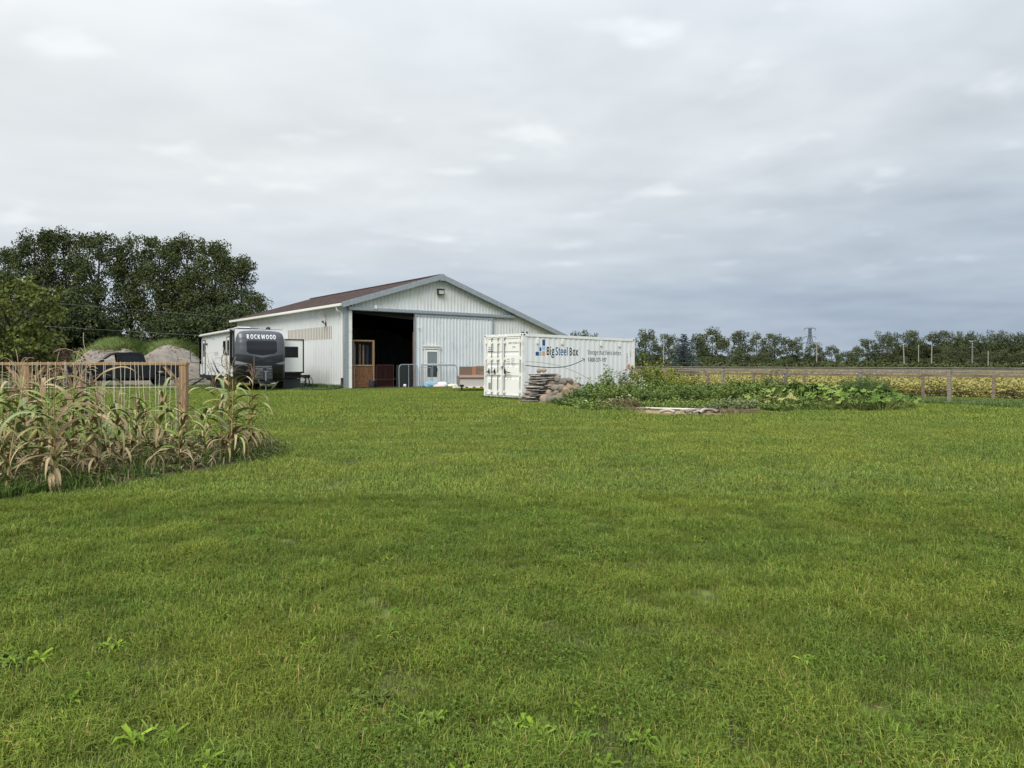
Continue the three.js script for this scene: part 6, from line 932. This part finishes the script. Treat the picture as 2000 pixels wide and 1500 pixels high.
{
  const LG = [[0.085, 0.135, 0.03], [0.2, 0.25, 0.07]], YG = [[0.12, 0.15, 0.025], [0.27, 0.27, 0.055]], DG = [[0.065, 0.115, 0.035], [0.13, 0.19, 0.06]], SG = [[0.12, 0.155, 0.07], [0.22, 0.25, 0.12]];
  const K = { a: weedKind('weed', 201, { h: 0.75, w: 0.5, stems: 26, per: 26, leaf: 0.075, pal: LG }), b: weedKind('weed', 202, { h: 0.6, w: 0.55, stems: 24, per: 26, leaf: 0.085, pal: DG }), c: weedKind('weed', 203, { h: 0.85, w: 0.42, stems: 20, per: 24, leaf: 0.07, pal: LG, flower: [[0.5, 0.55, 0.4], [0.6, 0.62, 0.45]] }), t: weedKind('shrub', 204, { h: 1.5, w: 0.4, stems: 15, per: 44, leaf: 0.075, pal: LG }), d: weedKind('shrub', 205, { h: 1.5, w: 0.42, stems: 14, per: 30, leaf: 0.07, pal: [[0.05, 0.06, 0.045], [0.1, 0.11, 0.08]] }), y: weedKind('shrub', 206, { h: 1.35, w: 0.75, stems: 34, per: 46, leaf: 0.08, pal: YG }), f: weedKind('asparagus_clump', 207, { h: 1.12, w: 0.8, stems: 120, per: 60, leaf: 0.07, pal: [[0.05, 0.1, 0.03], [0.1, 0.16, 0.055]], round: 0.24, rise: 1.1 }), g: weedKind('weed', 208, { h: 0.4, w: 0.5, stems: 26, per: 20, leaf: 0.07, pal: SG }) };
  const put = (k, px, py, s, label, group, turn, cat, wide = 1) => { const Z = EYE * F / (py - HY), kk = K[k], t = thing(kk.name, label, cat || (kk.name === 'weed' ? 'weed' : kk.name === 'shrub' ? 'shrub' : 'plant'), group, [gx(px, Z), 0, -Z], turn); t.scale.set(s * wide, s, s * wide); part('stem', kk.stem, M.stem, t); part('leaves', kk.crown, M.leaf, t); if (kk.flower) part('flowers', kk.flower, M.leaf, t); return t; };
  const r = rng(211);
  put('t', 1186, 780, 1.12, 'slim leafy shrub in front of the container side', null, 0.4); put('d', 1222, 778, 1.05, 'sparse dark shrub in front of the right end of the container', null, 1.1); put('d', 1245, 776, 1.08, 'taller sparse dark twiggy shrub at the container corner', null, 3.1, 'shrub', 0.7);
  put('y', 1258, 774, 1.32, 'broad yellow-green bush covering the foot of the container corner', null, 0.3); put('y', 1292, 774, 1.25, 'yellow-green bush right of the container under the fence', null, 2.2); put('t', 1278, 777, 1.05, 'dark leafy shrub between the two yellow-green bushes', null, 2.5);
  put('y', 1330, 780, 0.95, 'small yellowing bush with orange-green leaves below the blue spruce', null, 4.1); put('d', 1508, 776, 0.98, 'sparse dark-leaved tall plant rising before the fence', null, 0.9); put('d', 1522, 778, 0.9, 'second sparse tall plant before the fence, just right of the taller one', null, 2.9);
  put('f', 1690, 787, 1.04, 'dark green feathery mound near the right end of the bed', null, 0.2, 'asparagus'); put('f', 1716, 788, 0.72, 'small feathery mound at the right flank of the larger one', null, 1.5, 'asparagus');
  const G = 'leafy weeds filling the bed', lab = 'leafy green weed among the tangled weeds of the bed';
  for (let px = 1122; px < 1440; px += 15) for (const py of [777, 784, 791]) { if (px > 1330 && py === 777 && r() < 0.5) continue; const fl = px > 1215 && px < 1290 && r() < 0.35; put(fl ? 'c' : r() < 0.55 ? 'a' : 'b', px + (r() - 0.5) * 12, py + (r() - 0.5) * 4, 0.8 + r() * 0.45, fl ? 'weed with small whitish flower heads in the bed' : lab, fl ? 'white-flowered weeds in the bed' : G, r() * 6); }
  for (let px = 1425; px < 1650; px += 14) for (const py of [774, 780]) put(r() < 0.4 ? 'a' : 'b', px + (r() - 0.5) * 12, py, 0.8 + r() * 0.5, lab, G, r() * 6);
  for (let px = 1400; px < 1475; px += 13) put('g', px + (r() - 0.5) * 8, 800 + r() * 5, 0.7 + r() * 0.4, 'low grey-green weed along the front edge of the bed', 'low weeds along the front of the bed', r() * 6);
  for (let px = 1085; px < 1150; px += 11) put('b', px, 790 + r() * 4, 0.4 + r() * 0.2, lab, G, r() * 6);
  // squash plants: every big leaf a piece of its own
  const leafG = [0, 1, 2, 3].map(k => { const n = 15, p = [0, 0, 0], idx = [], q = rng(220 + k); for (let i = 0; i < n; i++) { const a = i / n * 6.283, lobe = 0.82 + 0.16 * Math.cos(a * 5 + 0.3) - (Math.cos(a) < -0.9 ? 0.45 : 0), R = 0.5 * lobe * (0.93 + q() * 0.14); p.push(Math.cos(a) * R, 0.1 * R + 0.05 * Math.sin(a * 5) - 0.16 * R * R * 2 + (q() - 0.5) * 0.05, Math.sin(a) * R); } for (let i = 0; i < n; i++) idx.push(0, 1 + (i + 1) % n, 1 + i); const g = new THREE.BufferGeometry(); g.setAttribute('position', new THREE.Float32BufferAttribute(p, 3)); g.setIndex(idx); g.computeVertexNormals(); return metreUV(g.toNonIndexed()); });
  const lm = [[0.085, 0.145, 0.025], [0.13, 0.19, 0.04], [0.18, 0.235, 0.055], [0.06, 0.11, 0.022], [0.23, 0.27, 0.1], [0.27, 0.25, 0.09]].map(c => { const m = new THREE.MeshPhysicalMaterial({ roughness: 0.9, specularIntensity: 0.3, side: THREE.DoubleSide }); m.color.setRGB(...c); return m; });
  const sq = [[1432, 776, .8], [1456, 789, .9], [1478, 784, 1], [1470, 797, .7], [1500, 792, 1], [1520, 785, 1], [1530, 798, .9], [1552, 790, 1], [1568, 798, 1], [1580, 785, 1.05], [1596, 795, 1.05], [1612, 789, 1], [1626, 799, 1], [1640, 791, 1.1], [1658, 797, 1.05], [1676, 800, 1], [1700, 797, 1.05], [1722, 800, 1], [1735, 794, 1.1], [1752, 797, 0.85], [1600, 779, 1], [1560, 778, 1.0], [1640, 780, .9]];
  sq.forEach(([px, py, s], i) => {
    const Z = EYE * F / (py + 2 - HY), t = thing('squash_plant', i === 6 ? 'squash plant with yellowing leaves at the front of the bed' : i === 19 ? 'squash plant trailing furthest right out of the bed' : 'squash plant with big pale green leaves in the right half of the bed', 'squash plant', i === 6 || i === 19 ? null : 'squash plants in the bed', [gx(px, Z), 0, -Z], r() * 6);
    const st = mb(), n = 26 + Math.floor(r() * 9);
    for (let k = 0; k < n; k++) { const a = r() * 6.283, q = 0.1 + Math.sqrt(r()) * 0.55, h = (0.16 + 0.5 * (1 - q / 0.75) + r() * 0.14) * s, p = V(Math.cos(a) * q, h, Math.sin(a) * q); st.cyl(V(p.x * 0.3, 0, p.z * 0.3), p, 0.011, 0.008, 5, false); const u = r(), dark = px > 1655; const m = part('leaf', leafG[k % 4], i === 6 ? lm[4 + (k % 2)] : dark ? lm[[0, 3, 3, 1][k % 4]] : lm[u < 0.22 ? 0 : u < 0.5 ? 1 : u < 0.78 ? 2 : u < 0.9 ? 3 : 4], t); m.position.copy(p); const sz = (0.13 + r() * 0.15) * s; m.scale.setScalar(sz); m.rotation.set((r() - 0.25) * 1.3, -a, (r() - 0.75) * 1.2, 'YXZ'); }
    part('stem', st.geo(), M.stem, t);
  });
  const L = stuff('bed_undergrowth', 'tangled low growth and grass under the weeds of the bed', 'weeds'), g1 = [0, 1].map(() => leafy(r, 70, 0.32, 0.28, 0.075, LG)), g2 = [0, 1].map(() => strand(r, 44, 0.2, 0.2, 0.012, [[0.08, 0.125, 0.03], [0.18, 0.23, 0.065]], { lean: 0.9 })), A = [], B = [];
  for (let i = 0; i < 2600; i++) { const x = 1.9 + r() * 11.2, z = -29.5 + r() * 9; if (!inPoly(BED, x, z) || inPoly(DIRT, x, z)) continue; const px = 1000 + x / -z * F, py = HY + EYE / -z * F; if (px > 1225 && px < 1480 && py > 799 ) continue; (r() < 0.5 ? A : B).push([x, 0, z, 0.5 + r() * 0.6]); }
  spread('low_leaves', g1, A, L); spread('coarse_grass', g2, B, L);
}
renderer.render(scene, camera);
